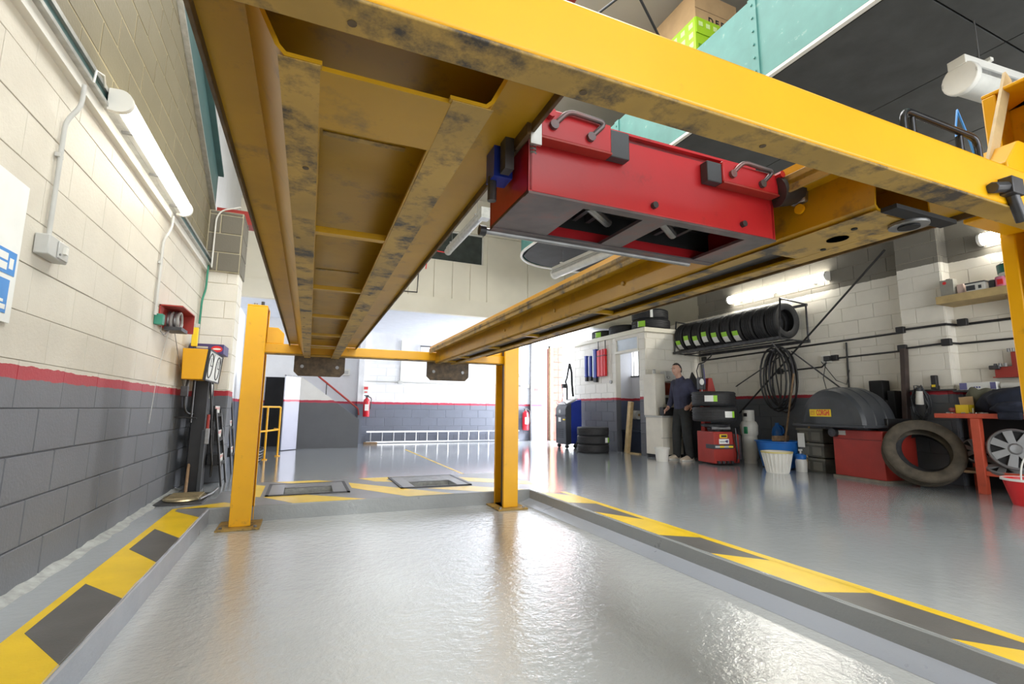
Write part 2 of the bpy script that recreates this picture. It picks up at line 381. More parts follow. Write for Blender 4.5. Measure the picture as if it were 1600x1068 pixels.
# rough mortar bead at the foot of the left wall
vs = []; fs = []; k = 90
for i in range(k+1):
    y = -2+8.2*i/k; a = random.uniform(0.015,0.04); h = random.uniform(0.008,0.02)
    vs += [(-1.175,y,h+0.012),(-1.15,y,h),( -1.15+a*0.7,y,0.006+random.uniform(0,0.004)),(-1.15+a+0.01,y,0.0005)]
for i in range(k):
    for j in range(3): fs.append((i*4+j,i*4+j+1,i*4+j+5,i*4+j+4))
MB().add(vs,fs).build('mortar_bead', M_CONC, floor, smooth=60)
# painted floor markings
def mark(mat, poly, z=0.0012, name='painted_stripe'):
    n = len(poly)
    return MB().prism(poly, 0.0, z, 'z').build(name, mat, floor, smooth=None)
# left band: yellow with charcoal patches
mark(M_PY, [(-0.955,-1.5),(-0.69,-1.5),(-0.69,5.02),(-0.955,5.02)])
for q in [[(-0.915,2.54),(-0.69,2.20),(-0.69,2.82),(-0.915,3.11)], [(-0.91,3.74),(-0.69,3.38),(-0.69,3.93),(-0.905,4.28)], [(-0.915,1.2),(-0.69,0.9),(-0.69,1.6),(-0.915,1.9)]]:
    mark(M_PG, q, 0.002)
mark(M_PG2, [(-0.915,4.92),(-0.69,4.60),(-0.69,5.02),(-0.915,5.02)], 0.002)
# far band in front of the floor grilles
mark(M_PG2, [(-0.69,4.97),(2.35,4.97),(2.60,5.25),(2.60,GY0),(-0.815,GY0),(-0.955,5.02)], 0.0012); mark(M_PG2, [(-0.60,GY1),(2.60,GY1),(2.60,6.42),(-0.55,6.42)], 0.0012)
for a_, b_ in ((-0.70,-0.12),(0.35,1.20),(1.69,2.60)): mark(M_PG2, [(a_,GY0),(b_,GY0),(b_,GY1),(a_,GY1)], 0.0012)
mark(M_PY, [(-0.955,5.02),(-0.69,4.99),(-0.36,4.975),(-0.60,5.22)], 0.002)
for x in (-0.62, 0.02, 0.98, 1.83):
    sk = 0.55
    a = [(x+0.0,4.975),(x+0.55,4.975),(x+0.55-sk*1.45/0.9*0.85,6.42),(x-sk*1.45/0.9*0.85,6.42)]
for q in [[(-0.02,4.975),(0.62,4.975),(0.10,5.40),(-0.30,5.40)], [(-0.60,5.62),(-0.32,5.40),(-0.32,6.15),(-0.60,6.42)], [(-0.02,6.20),(0.45,6.20),(0.22,6.42),(-0.25,6.42)],
          [(0.55,5.70),(1.02,4.975),(1.50,4.975),(0.55,6.10)], [(1.12,6.42),(1.00,6.20),(1.05,6.0),(0.85,6.1),(0.70,6.42)], [(1.32,5.40),(1.82,4.975),(2.30,4.975),(1.80,5.40)], [(1.90,5.75),(2.55,5.25),(2.60,5.55),(1.90,6.15)], [(1.10,6.42),(1.45,6.38),(1.40,6.42)]]:
    mark(M_PY, q, 0.002)
# right band
mark(M_PG, [(2.365,-1.0),(2.60,-1.0),(2.60,4.6),(2.365,4.8)], 0.0012)
mark(M_PY, [(2.585,-1.0),(2.645,-1.0),(2.645,4.7),(2.585,4.7)], 0.002)
for q in [[(2.365,0.55),(2.365,1.18),(2.59,0.92),(2.59,0.3)], [(2.365,1.70),(2.365,2.39),(2.59,2.14),(2.59,1.60)], [(2.365,2.86),(2.365,3.70),(2.59,3.28),(2.59,2.70)], [(2.365,4.15),(2.365,4.8),(2.59,4.45),(2.59,4.0)]]:
    mark(M_PY, q, 0.002)
mark(M_PY, [(2.03,6.45),(2.07,6.45),(2.10,10.6),(2.06,10.6)], 0.0015)
# the two recessed floor grilles
def grille(x0, x1, y0, y1):
    g = MB()
    g.box(x0,x1,y0,y0+0.03,0.002,0.012); g.box(x0,x1,y1-0.03,y1,0.002,0.012); g.box(x0,x0+0.03,y0,y1,0.002,0.012); g.box(x1-0.03,x1,y0,y1,0.002,0.012)
    t = thing('floor_grille', '', 'grille', ((x0+x1)/2,(y0+y1)/2,0.0))
    o = (-(x0+x1)/2,-(y0+y1)/2,0)
    g.build('frame', M_DSTEEL, t, off=o)
    MB().box(x0+0.03,x0+0.16,y0+0.03,y1-0.03,0.004,0.010).build('side_plate', M_PG2, t, off=o)
    MB().box(x1-0.16,x1-0.03,y0+0.03,y1-0.03,0.004,0.010).build('side_plate', M_PG2, t, off=o)
    MB().box(x0+0.16,x1-0.16,GY1,y1-0.03,0.004,0.010).build('tread_plate', M_STEEL, t, off=o)
    MB().box(x0+0.161,x1-0.161,GY0+0.001,GY1-0.001,-0.139,-0.135).build('sump', M_GREASE, t, off=o); MB().box(x0+0.162,x1-0.162,GY1-0.008,GY1-0.002,-0.134,0.0).build('sump_wall', M_CONC, t, off=o)
    m = MB()
    for i in range(3):
        m.cyl((x0+0.165,GY0+0.10+i*0.11,-0.07),(x1-0.165,GY0+0.10+i*0.11,-0.07),0.035,12)
    m.build('roller', M_STEEL, t, off=o); return t
tag(grille(-0.28,0.51,5.41,6.18), 'recessed steel brake-tester grille in the floor between the two yellow posts, left one', 'grille', 'floor grilles')
tag(grille(1.04,1.85,5.46,6.34), 'recessed steel brake-tester grille in the floor nearer the right-hand far post', 'grille', 'floor grilles')

# ---- left wall
SL = 0.426
GZ = lambda y: 3.27+SL*(6.55-y)
wl = struct(MB().prism([(-4.5,0),(6.6,0),(6.6,GZ(6.6)),(6.55-(5.35-3.27)/SL,5.35),(-4.5,5.35)], -1.40, -1.1795, 'x').build('wall_left', M_LM, smooth=None))
blocks(wl, M_LW, (-1.18,0,0), (0,1,0), (1,0,0), 1.9, 6.6, 0.0, 0.845, zr=-0.005, ur=0.08, L=0.46, joint=0.006, depth=0.010, cham=0.004)
blocks(wl, M_LW, (-1.1775,0,0), (0,1,0), (1,0,0), 1.9, 6.6, 0.845, 2.47, zr=-0.005, ur=0.08, L=0.46, joint=0.003, depth=0.0045, cham=0.002)
blocks(wl, M_LW, (-1.18,0,0), (0,1,0), (1,0,0), 1.9, 6.6, 2.66, 4.9, zr=0.05, ur=0.2, L=0.46, joint=0.015, depth=0.004, cham=0.001, halves=((SL,1,3.27+SL*6.55),))
# steel and timber ledge along the wall
t1 = struct(bx('trim_1', M_OFFW, None, -1.18, -1.135, -4.5, 6.6, 2.455, 2.515))
bx('channel', M_GALV, t1, -1.18, -1.105, -4.5, 6.6, 2.515, 2.535); bx('channel', M_TEALD, t1, -1.18, -1.13, -4.5, 6.6, 2.535, 2.60); bx('channel', M_GALV, t1, -1.18, -1.115, -4.5, 6.6, 2.60, 2.625); bx('timber', M_OFFW, t1, -1.18, -1.15, -4.5, 6.6, 2.625, 2.665)
# sloping rafter on the gable
def sloped(name, mat, x0, x1, y0, y1, d0, d1, parent=None):
    return MB().prism([(y0,GZ(y0)+d0),(y1,GZ(y1)+d0),(y1,GZ(y1)+d1),(y0,GZ(y0)+d1)][::1], x0, x1, 'x').build(name, mat, parent)
t2 = struct(sloped('trim_2', M_TEALD, -1.34, -1.16, 1.7, 6.75, 0.03, 0.55))
sloped('flange', M_GALV, -1.38, -1.13, 1.7, 6.75, 0.0, 0.03, t2); sloped('flange', M_TEALD, -1.38, -1.10, 1.7, 6.75, 0.55, 0.58, t2)
# block pier at the end of the left wall
M_PW = zband('pier_paint', [(0, GREY), (0.99, RED), (1.05, CREAM), (2.47, (0.17,0.155,0.12))], bumps=0.3)
M_PM = zband('pier_mortar', [(0, GREY), (0.99, RED), (1.05, (0.72,0.68,0.58)), (2.47, (0.50,0.45,0.31))], bumps=0.3)
pier = struct(bx('wall_pier', M_PM, None, -1.30, -0.825, 6.61, 7.0, 0, 2.47))
bx('corbel', M_PM, pier, -1.30, -0.815, 6.56, 7.05, 2.47, 3.22)
blocks(pier, M_PW, (-1.17,6.61,0), (1,0,0), (0,-1,0), 0, 0.345, 0, 2.47, zr=-0.005, L=0.46, joint=0.006, depth=0.008)
blocks(pier, M_PW, (-1.17,6.56,0), (1,0,0), (0,-1,0), 0, 0.355, 2.47, 3.22, zr=2.47, ur=0.12, L=0.46, H=0.235, joint=0.014, depth=0.01)
blocks(pier, M_PW, (-0.825,6.61,0), (0,1,0), (1,0,0), 0, 0.39, 0, 2.47, zr=-0.005, L=0.46, joint=0.006, depth=0.008)
blocks(pier, M_PW, (-0.815,6.56,0), (0,1,0), (1,0,0), 0, 0.49, 2.47, 3.22, zr=2.47, ur=0.12, L=0.46, H=0.235, joint=0.014, depth=0.01)
# wall behind the pier and high wall behind the gable
struct(bx('wall_left_rear', M_FW, None, -1.45, -1.25, 7.0, 12.8, 0, 5.4))
struct(bx('wall_left_upper', M_ROOF, None, -1.9, -1.75, -4.5, 13.0, 0.0, 5.4))
t3 = struct(bx('trim_3', M_REDM, None, -1.2, -0.45, 7.10, 7.22, 3.28, 3.46)); bx('flange', M_REDM, t3, -1.2, -0.45, 7.04, 7.28, 3.26, 3.28)

# ---- far bay: wall, dado, low ceiling, bulkhead
wf = struct(bx('wall_far', M_FM, None, -1.4, 6.40, 12.81, 13.0, 0, 2.85))
blocks(wf, M_FW, (0,12.81,0), (1,0,0), (0,-1,0), 1.38, 6.03, 0, 2.0, zr=-0.005, ur=0.1, L=0.46, joint=0.008, depth=0.008)
struct(bx('trim_4', M_FW, None, 1.24, 1.38, 12.62, 12.81, 0, 2.82)); p5 = struct(bx('trim_5', M_FW, None, 6.06, 6.40, 12.70, 12.81, 0, 2.82)); bx('edge_strip', M_DSTEEL, p5, 6.02, 6.06, 12.68, 12.72, 0, 2.82)
cl = struct(bx('ceiling_low', M_CEILW, None, -1.75, 7.9, 9.62, 13.0, 2.82, 2.92))
wb = struct(bx('wall_bulkhead', M_CREAM, None, -1.75, 7.9, 9.5, 9.62, 2.80, 3.13))
bx('upper_board', M_CREAM, wb, -1.75, 7.9, 9.56, 9.70, 4.62, 5.4)
bx('backing', M_CREAM, wb, -1.75, 2.0, 9.58, 9.70, 3.13, 4.62); bx('backing', M_CREAM, wb, 3.4, 7.9, 9.58, 9.70, 3.13, 4.62); bx('backing', M_CREAM, wb, 2.0, 3.4, 9.58, 9.70, 3.13, 3.95)
xs = [-1.7,-1.1,-0.5,0.1,0.7,1.3,1.80,2.32,2.71,3.10,3.48,4.45,5.4,6.4,7.6]
for a, b in zip(xs[:-1], xs[1:]):
    top = 3.93 if 1.9 < (a+b)/2 < 3.45 else 4.60
    bx('board', M_CREAM, wb, a+0.006, b-0.006, 9.555, 9.585, 3.14, top, bev=0.004)
w2 = struct(bx('window_2', M_WGLASS, None, 2.0, 3.4, 9.64, 9.66, 3.95, 4.60))
bx('window_frame', M_OFFW, w2, 2.0, 3.4, 9.60, 9.66, 3.93, 3.96); bx('window_frame', M_OFFW, w2, 1.98, 2.03, 9.60, 9.66, 3.95, 4.62); bx('window_frame', M_OFFW, w2, 3.38, 3.42, 9.60, 9.66, 3.95, 4.62); bx('window_frame', M_OFFW, w2, 2.0, 3.4, 9.60, 9.66, 4.59, 4.63)
# cross wall with the dark doorway, door ajar, stair panel
wc = MB(); wc.box(-1.4,-0.80,11.7,11.82,0,2.82); wc.box(-0.80,-0.10,11.7,11.82,1.52,2.82)
struct(wc.build('wall_stairhead', M_FW)); 
dk = struct(bx('wall_doorway_dark', M_BLACKM, None, -0.80, -0.10, 12.3, 12.4, 0, 1.6))  # black panel painted as the darkness beyond the doorway
dM = Matrix.Translation((-0.09,11.24,0)) @ Matrix.Rotation(R(46),4,'Z')
d1 = struct(MB().box(-0.40,0,-0.03,0.0,0.01,1.52,dM).build('door_1', M_LAVDOOR, bev=0.004))
MB().box(-0.40,0.0,-0.034,0.004,1.50,1.525,dM).build('door_top', M_DSTEEL, d1)
st = MB(); st.prism([(-0.10,0),(1.18,0),(1.18,0.62),(-0.10,1.56)], 11.40, 11.46, 'y')
ws = struct(st.build('wall_stair_side', M_STAIR))
for i in range(6):
    bx('tread', M_STAIR, ws, -0.10+i*0.2, 0.12+i*0.2, 11.46, 12.4, 1.38-0.17*i-0.06, 1.42-0.17*i-0.06)
hr = thing('handrail', 'red sloping handrail of the stair against the far wall', 'handrail', (0.2,12.5,0.0))
tb('rail', M_REDM, hr, [(0.1,0,1.62),(1.05,0,0.86),(1.08,0,0.70)], 0.022); cy('baluster', M_DSTEEL, hr, (0.30,0,0.6), (0.30,0,1.45), 0.012); cy('baluster', M_DSTEEL, hr, (1.05,0,0.0), (1.05,0,0.88), 0.016)
# side doorway to the yard, right of the far wall
jb = struct(bx('wall_doorway', M_BRICK, None, 6.72, 7.05, 12.62, 13.0, 0, 2.75)); 
bx('frame_post', M_WOODO, jb, 6.62, 6.72, 12.60, 12.72, 0, 2.75); bx('header', M_FW, jb, 6.62, 6.80, 10.64, 13.0, 2.70, 2.82)
for r_ in range(12):
    for c_ in range(2):
        x0 = 6.725+c_*0.165; bx('brick', M_BRICK, jb, x0, x0+0.155, 12.605, 12.62, 0.03+r_*0.225, 0.03+r_*0.225+0.21)
M_YARD = plain('yard_concrete', (0.62,0.62,0.60), 0.8, var=0.1)
struct(bx('ground', M_YARD, None, 7.9, 40, -10, 60, -0.4, -0.02))

# ---- cubicle in the far right corner
cu = MB(); cu.box(6.28,6.40,7.85,8.05,0,2.46); cu.box(6.28,6.40,8.86,10.64,0,2.46); cu.box(6.28,6.40,8.05,8.86,2.40,2.46); cu.box(6.40,7.7,7.85,7.97,0,2.46); cu.box(6.28,7.7,10.52,10.64,0,2.46)
wcu = struct(cu.build('wall_cubicle', M_CM))
blocks(wcu, M_CW, (6.28,0,0), (0,1,0), (-1,0,0), 7.85, 10.64, 0, 2.46, zr=-0.005, L=0.46, joint=0.007, depth=0.008, holes=((8.05,8.86,0,2.46),))
blocks(wcu, M_CW, (0,7.85,0), (1,0,0), (0,-1,0), 6.28, 7.7, 0, 2.46, zr=-0.005, ur=0.1, L=0.46, joint=0.007, depth=0.008)
bx('top_trim', M_CREAM, wcu, 6.22, 7.7, 7.78, 10.70, 2.46, 2.55, bev=0.006)
bx('transom_bar', M_CABW, wcu, 6.25, 6.40, 8.05, 8.86, 2.10, 2.15)
M_CI = zband('cubicle_inner_paint', [(0, (0.14,0.17,0.26)), (1.10, (0.5,0.04,0.06)), (1.15, (0.80,0.82,0.90))], bumps=0.1)
bx('inner_wall', M_CI, wcu, 6.95, 7.0, 7.97, 10.5, 0, 2.46); bx('inner_wall', M_CI, wcu, 6.40, 6.95, 9.20, 9.25, 0, 2.46)
w3 = struct(bx('window_3', M_GLASS, None, 6.30, 6.32, 8.05, 8.86, 2.15, 2.40)); bx('window_frame', M_CABW, w3, 6.27, 6.34, 8.05, 8.09, 2.15, 2.40); bx('window_frame', M_CABW, w3, 6.27, 6.34, 8.82, 8.86, 2.15, 2.40)
M_SKYPANE = emit('daylit_pane', (0.95,0.98,1.0), 1.6)
w4 = struct(bx('window_4', M_SKYPANE, None, 6.93, 6.945, 8.45, 9.15, 1.66, 2.24))
for i in range(4): bx('bar', M_DSTEEL, w4, 6.91, 6.925, 8.52+i*0.18, 8.53+i*0.18, 1.66, 2.24)
bx('window_sill', M_DSTEEL, w4, 6.90, 6.945, 8.43, 9.17, 1.63, 1.66)

# ---- right wall with its pier
wr = struct(bx('wall_right', M_RM, None, 7.71, 7.95, -4.5, 10.6, 0, 5.4))
blocks(wr, M_RW, (7.71,0,0), (0,1,0), (-1,0,0), 2.3, 7.84, 0, 3.39, zr=-0.06, L=0.46, joint=0.005, depth=0.010, cham=0.003)
pr_ = bx('pier', M_RM, wr, 7.51, 7.71, 3.42, 3.92, 0, 3.39)
blocks(pr_, M_RW, (7.51,0,0), (0,1,0), (-1,0,0), 3.42, 3.92, 0, 3.39, zr=-0.06, ur=0.1, L=0.52, joint=0.006, depth=0.008)
blocks(pr_, M_RW, (0,3.42,0), (1,0,0), (0,-1,0), 7.51, 7.70, 0, 3.39, zr=-0.06, L=0.46, joint=0.006, depth=0.008)

# ---- roof with rooflight, bracing
ce = MB(); ce.box(-1.9,0.2,-4.5,13,5.4,5.5); ce.box(2.4,7.95,-4.5,13,5.4,5.5); ce.box(0.2,2.4,-4.5,0.8,5.4,5.5); ce.box(0.2,2.4,5.8,13,5.4,5.5)
ceil = struct(ce.build('ceiling', M_ROOF))
for i in range(5): bx('rib', M_OFFW, ceil, 0.2, 2.4, 0.8+i*1.25-0.02, 0.8+i*1.25+0.02, 5.36, 5.44)
for x in (-0.6, 1.3, 3.2): pass
rb = thing('roof_beam', 'red steel roof beam above the lift with thin black bracing rods', 'beam', (1.75,3.6,4.6))
bx('beam', M_REDM, rb, -2.9, 0.4, -0.07, 0.07, 0.15, 0.40); bx('flange', M_REDM, rb, -2.9, 0.4, -0.11, 0.11, 0.13, 0.15)
for a, b in (((0.40,-0.1,-0.2),(0.78,-0.42,0.10)), ((0.78,-0.42,0.10),(1.55,-0.12,-0.35)), ((-0.4,0.1,-0.1),(0.3,0.6,-0.5))):
    cy('rod', M_DARKP, rb, a, b, 0.012)
cy('hanger', M_DARKP, rb, (0.78,-0.42,0.10), (0.78,-0.42,0.8), 0.012); cy('hanger', M_DARKP, rb, (-1.5,0,0.4), (-1.5,0,0.8), 0.03); cy('hanger', M_DARKP, rb, (0.3,0,0.4), (0.3,0,0.8), 0.03)

# ---- mezzanine on the right
MZ, MX, MY, MR = 3.40, 3.12, 7.50, 0.75
mz = thing('mezzanine', 'teal-edged mezzanine deck with dark boarded underside over the right bay', 'mezzanine', (MX, 2.0, MZ))
def mzpath(d, z):
    c = (MX+MR, MY-MR); p = [(MX-d, -4.5)]
    p += [(c[0]+(MR+d)*math.cos(R(180-90*i/10)), c[1]+(MR+d)*math.sin(R(180-90*i/10))) for i in range(11)]
    return p+[(7.69, MY+d)]
def band(name, mat, d0, d1, z0, z1):
    a = mzpath(d0, 0); b = mzpath(d1, 0); n = len(a); vs = []
    for p, q in zip(a, b): vs += [(p[0],p[1],z0),(q[0],q[1],z0),(q[0],q[1],z1),(p[0],p[1],z1)]
    fs = [(i*4+j, i*4+(j+1)%4, i*4+4+(j+1)%4, i*4+4+j) for i in range(n-1) for j in range(4)]+[(0,1,2,3),((n-1)*4,(n-1)*4+3,(n-1)*4+2,(n-1)*4+1)]
    return MB().add(vs, fs).build(name, mat, mz, off=(-MX,-2.0,-MZ))
band('fascia', M_TEAL, 0.0, 0.02, 3.41, 4.14); band('edge_strip', M_OFFW, 0.0, 0.035, 3.385, 3.41); band('edge_seal', M_BLACK, 0.0, 0.02, 3.41, 3.425)
pl = mzpath(-0.02, 0); pl = pl+[(7.69,-4.5)]
MB().prism(pl[::-1], 3.42, 3.55, 'z').build('deck', M_DARK, mz, off=(-MX,-2.0,-MZ))
for i in range(4):
    for j in range(5):
        x0 = MX+0.03+i*1.14; x1 = min(7.69, x0+1.13); y0 = -2.6+j*2.02; y1 = y0+2.01
        poly = [(x0,y0),(x1,y0),(x1,min(y1,7.46)),(x0,min(y1,7.46))]
        if i == 0 and j == 4: poly = [(x0,y0),(x1,y0),(x1,7.46),(3.80,7.46),(3.45,7.32),(3.22,7.08),(x0+0.01,6.72)]
        MB().prism(poly, 3.40, 3.42, 'z').build('soffit_panel', M_DARK, mz, off=(-MX,-2.0,-MZ), bev=0.003)
for y in (0.6, 2.43, 4.25, 6.1):
    s_ = MB().box(MX-0.035,MX-0.02,y-0.035,y+0.035,3.43,4.14).build('joint_strip', M_TEAL, mz, off=(-MX,-2.0,-MZ))
    for k in range(6): MB().cyl((MX-0.035,y,3.50+k*0.115),(MX-0.045,y,3.50+k*0.115),0.009,8).build('rivet', M_TEAL, s_)
# ================================================================== THE LIFT
LA = -R(0.6)
lift = thing('four_post_lift', 'large yellow four-post vehicle lift with two raised runways overhead', 'car lift', (0,0,-0.13), LA)
LO = (0,0,0.13)
def lb(name, mat, x0,x1,y0,y1,z0,z1, bev=0.0, parent=None):
    return MB().box(x0,x1,y0,y1,z0,z1).build(name, mat, parent or lift, bev=bev, off=LO if parent is None else None)
def post(x0, x1, y0, y1, z1, inner):
    """channel section open towards the lift's middle (inner = +1 or -1)"""
    t = 0.008; xo, xi = (x0, x1) if inner > 0 else (x1, x0); lip = 0.035
    s = 1 if inner > 0 else -1
    poly = [(xo,y0),(xi,y0),(xi,y0+lip),(xi-s*t,y0+lip),(xi-s*t,y0+t),(xo+s*t,y0+t),(xo+s*t,y1-t),(xi-s*t,y1-t),(xi-s*t,y1-lip),(xi,y1-lip),(xi,y1),(xo,y1)]
    p = MB().prism(poly, -0.115, z1, 'z').build('post', M_YEL, lift, off=LO, bev=0.006)
    MB().box(min(x0,x1)-0.0, max(x0,x1), y0, y1, z1, z1+0.012).build('post_cap', M_YEL, p, bev=0.003)
    MB().cyl(((x0+x1)/2-0.03,(y0+y1)/2,z1+0.012),((x0+x1)/2-0.03,(y0+y1)/2,z1+0.05),0.016,10).build('bolt', M_STEEL, p)
    MB().cyl(((x0+x1)/2+0.03,(y0+y1)/2-0.04,z1+0.012),((x0+x1)/2+0.03,(y0+y1)/2-0.04,z1+0.06),0.014,8).build('bolt', M_DSTEEL, p)
    MB().box((x0+x1)/2-0.012+s*0.03,(x0+x1)/2+0.012+s*0.03,(y0+y1)/2-0.03,(y0+y1)/2+0.03,-0.11,z1-0.05).build('ladder_bar', M_DSTEEL, p)
    b = lb('base_plate', M_YELW, x0-0.085,x1+0.075,y0-0.09,y1+0.05,-0.13,-0.115, bev=0.003)
    for xx in (x0-0.05, x1+0.04): MB().cyl((xx,y0-0.05,-0.116),(xx,y0-0.05,-0.100),0.014,6).build('anchor_bolt', M_STEEL, b)
post(-0.545,-0.385,4.70,4.98,1.74, 1); post(1.875,2.035,4.70,4.98,1.74,-1); post(1.93,2.09,0.46,0.745,1.86,-1); post(-0.56,-0.40,0.46,0.745,1.86,1)
# crossbeams
def crossbeam(y0, y1, z0, z1, x0, x1, worn=True):
    c = lb('crossbeam', M_YEL, x0,x1,y0,y1,z0,z1, bev=0.006)
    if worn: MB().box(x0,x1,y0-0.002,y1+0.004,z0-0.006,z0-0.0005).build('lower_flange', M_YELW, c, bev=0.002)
    return c
cb_far = crossbeam(4.79,4.91,1.345,1.43,-0.42,1.90)
cb_near = crossbeam(0.540,0.592,1.338,1.442,-0.42,1.98)
for x in (0.43, 0.95, 1.30, 1.62):
    MB().cyl((x,0.545,1.415),(x,0.5435,1.415),0.0035,8).build('bolt_hole', M_GREASE, cb_near); MB().cyl((x,0.545,1.398),(x,0.5435,1.398),0.0035,8).build('bolt_hole', M_GREASE, cb_near)
for x0, x1 in ((0.12,0.36),(0.60,0.70),(0.93,1.05),(1.25,1.38)):
    MB().box(x0,x1,0.5425,0.545,1.346,1.3485).build('weld_seam', M_GREASE, cb_near)
for x in (0.02, 0.35, 0.72): MB().cyl((x,0.575,1.3325),(x,0.575,1.331),0.006,10).build('bolt_hole', M_GREASE, cb_near)
# end brackets of the crossbeams (chamfered plates)
def bracket(x0, x1, y0, y1, z0, z1, s, ch=0.05):
    poly = [(x0,z0),(x1,z0),(x1,z1-ch),(x1-ch,z1),(x0,z1)] if s > 0 else [(x1,z0),(x1,z1),(x0+ch,z1),(x0,z1-ch),(x0,z0)]
    return MB().prism(poly, y0, y1, 'y').build('end_bracket', M_YEL, lift, off=LO, bev=0.004)
bracket(-0.385,-0.245,4.80,4.90,1.43,1.575, 1); bracket(1.74,1.875,4.80,4.90,1.43,1.575,-1); bracket(1.70,1.93,0.62,0.73,1.40,1.62,-1,0.08); bracket(-0.40,-0.20,0.60,0.66,1.43,1.60,1)
# dark stop plates hung behind the far crossbeam
for x0, x1 in ((-0.15,0.30),(1.10,1.55)):
    s_ = MB().prism([(x0+0.04,1.155),(x1-0.04,1.155),(x1,1.195),(x1,1.36),(x0,1.36),(x0,1.195)], 4.925, 4.945, 'y').build('stop_plate', M_GREASE, lift, off=LO, bev=0.003)
    MB().cyl((x0+0.07,4.925,1.245),(x0+0.07,4.915,1.245),0.016,10).build('bolt', M_STEEL, s_); MB().cyl((x1-0.07,4.925,1.245),(x1-0.07,4.915,1.245),0.016,10).build('bolt', M_STEEL, s_)
# runways
ZS, ZP = 1.315, 1.430
def runway(p0, p1, s0, s1, s2, s3, w0, w1, ribs, near_plate, edge_mat):
    """p: plate edges, s0-s1 / s2-s3: bottom strips, w0/w1: tops of the folded webs"""
    y0, y1 = 0.612, 4.785
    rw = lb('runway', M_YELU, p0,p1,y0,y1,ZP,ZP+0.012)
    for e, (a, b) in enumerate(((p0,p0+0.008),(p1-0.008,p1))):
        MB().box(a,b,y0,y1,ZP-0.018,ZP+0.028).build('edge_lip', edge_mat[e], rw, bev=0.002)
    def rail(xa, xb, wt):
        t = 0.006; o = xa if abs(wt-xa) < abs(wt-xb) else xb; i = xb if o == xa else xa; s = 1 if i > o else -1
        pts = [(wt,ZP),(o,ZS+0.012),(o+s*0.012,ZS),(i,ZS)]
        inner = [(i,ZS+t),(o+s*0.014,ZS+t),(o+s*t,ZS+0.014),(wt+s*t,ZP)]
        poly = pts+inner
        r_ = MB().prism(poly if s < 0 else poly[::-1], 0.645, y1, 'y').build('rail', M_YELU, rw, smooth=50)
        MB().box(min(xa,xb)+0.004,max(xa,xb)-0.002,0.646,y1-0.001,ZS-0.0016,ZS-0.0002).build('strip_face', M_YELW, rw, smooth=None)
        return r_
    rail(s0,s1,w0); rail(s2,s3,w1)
    for y in ribs: MB().box(s1-0.004,s2+0.004,y-0.012,y+0.012,ZS+0.002,ZS+0.018).build('rib', M_YELU, rw)
    np_ = MB().box(s1-0.004,s2+0.004,0.655,near_plate,ZS-0.001,ZS+0.006).build('end_plate', M_YELW if near_plate > 0.9 else M_YELU, rw)
    for y in (1.02,2.1,3.2,4.3):
        MB().box(s1+0.004,s2-0.004,y-0.008,y+0.008,ZP-0.003,ZP-0.0005).build('weld_line', M_YELW, rw)
    for k in range(14):
        y = random.uniform(0.9,4.6); x = random.choice((random.uniform(s0+0.015,s1-0.01), random.uniform(s2+0.01,s3-0.015)))
        MB().cyl((x,y,ZS-0.0015),(x,y,ZS-0.003),0.006,8).build('rivet', M_GREASE, rw)
    return rw
rwL = runway(-0.195,0.385,-0.070,-0.012,0.165,0.235,-0.120,0.285,(1.33,1.99,2.62,3.30,3.99,4.70),0.80,(M_GREASE,M_GREASE))
rwR = runway(1.085,1.700,1.150,1.205,1.312,1.368,1.160,1.358,(1.92,2.73,3.41,4.17,4.6),0.96,(M_YELW,M_GREASE))
MB().box(1.206,1.311,0.97,4.70,ZS+0.02,ZS+0.026).build('recess_shade', M_DSTEEL, rwR)  # added dark plate, stands in for the shade in the runway recess
# inner skirt seen above the right runway's near lip
MB().box(1.092,1.10,0.612,4.785,ZP+0.012,ZP+0.05).build('kerb_angle', M_YEL, rwR)
# pulley and hole at the near end of the right runway
MB().box(1.17,1.40,0.612,0.645,ZS-0.004,ZS+0.006).build('pulley_bay_dark', M_BLACKM, rwR)  # flat black plate, painted shade in place of an open recess
MB().cyl((1.30,0.66,ZS-0.004),(1.30,0.66,ZS-0.010),0.040,20).build('pulley', M_STEEL, rwR); MB().cyl((1.30,0.66,ZS-0.011),(1.30,0.66,ZS-0.014),0.022,16).build('pulley_hub', M_BLACKM, rwR)
MB().lathe([(0.022,0.0),(0.0001,0.0),(0.0001,0.002),(0.022,0.002)], Matrix.Translation((1.255,0.80,ZS-0.003)) @ Matrix.Diagonal((1,1.2,1,1)), 18).build('access_hole', M_BLACKM, rwR)
MB().cyl((1.22,0.735,ZS-0.001),(1.22,0.735,ZS-0.004),0.007,10).build('bolt_hole', M_BLACKM, rwR); MB().cyl((1.30,0.87,ZS-0.001),(1.30,0.87,ZS-0.004),0.007,10).build('bolt_hole', M_BLACKM, rwR)
MB().cyl((1.150,0.82,1.385),(1.143,0.82,1.385),0.013,14).build('plug', M_YEL, rwR)
for y in (1.6,2.2,2.9): MB().cyl((1.153,y,1.375),(1.147,y,1.375),0.009,12).build('plug', M_YELW, rwR)
# black tubular wheel stops
def hoop(y, x0, x1, z1, r, parent):
    return tb('wheel_stop', M_CHROME, parent, rounded([(x0,y,ZP+0.012),(x0,y,z1),(x1,y,z1),(x1,y,ZP+0.012)],0.035,5), r, 10)
h1 = hoop(0.665,1.335,1.675,1.622,0.0085,rwR)
cy('upright', M_CHROME, rwR, (1.385,0.672,ZP+0.012), (1.385,0.672,1.615), 0.0085); cy('upright', M_CHROME, rwR, (1.60,0.672,ZP+0.012), (1.60,0.672,1.615), 0.0085)
hoop(4.72,1.17,1.34,1.52,0.006,rwR)
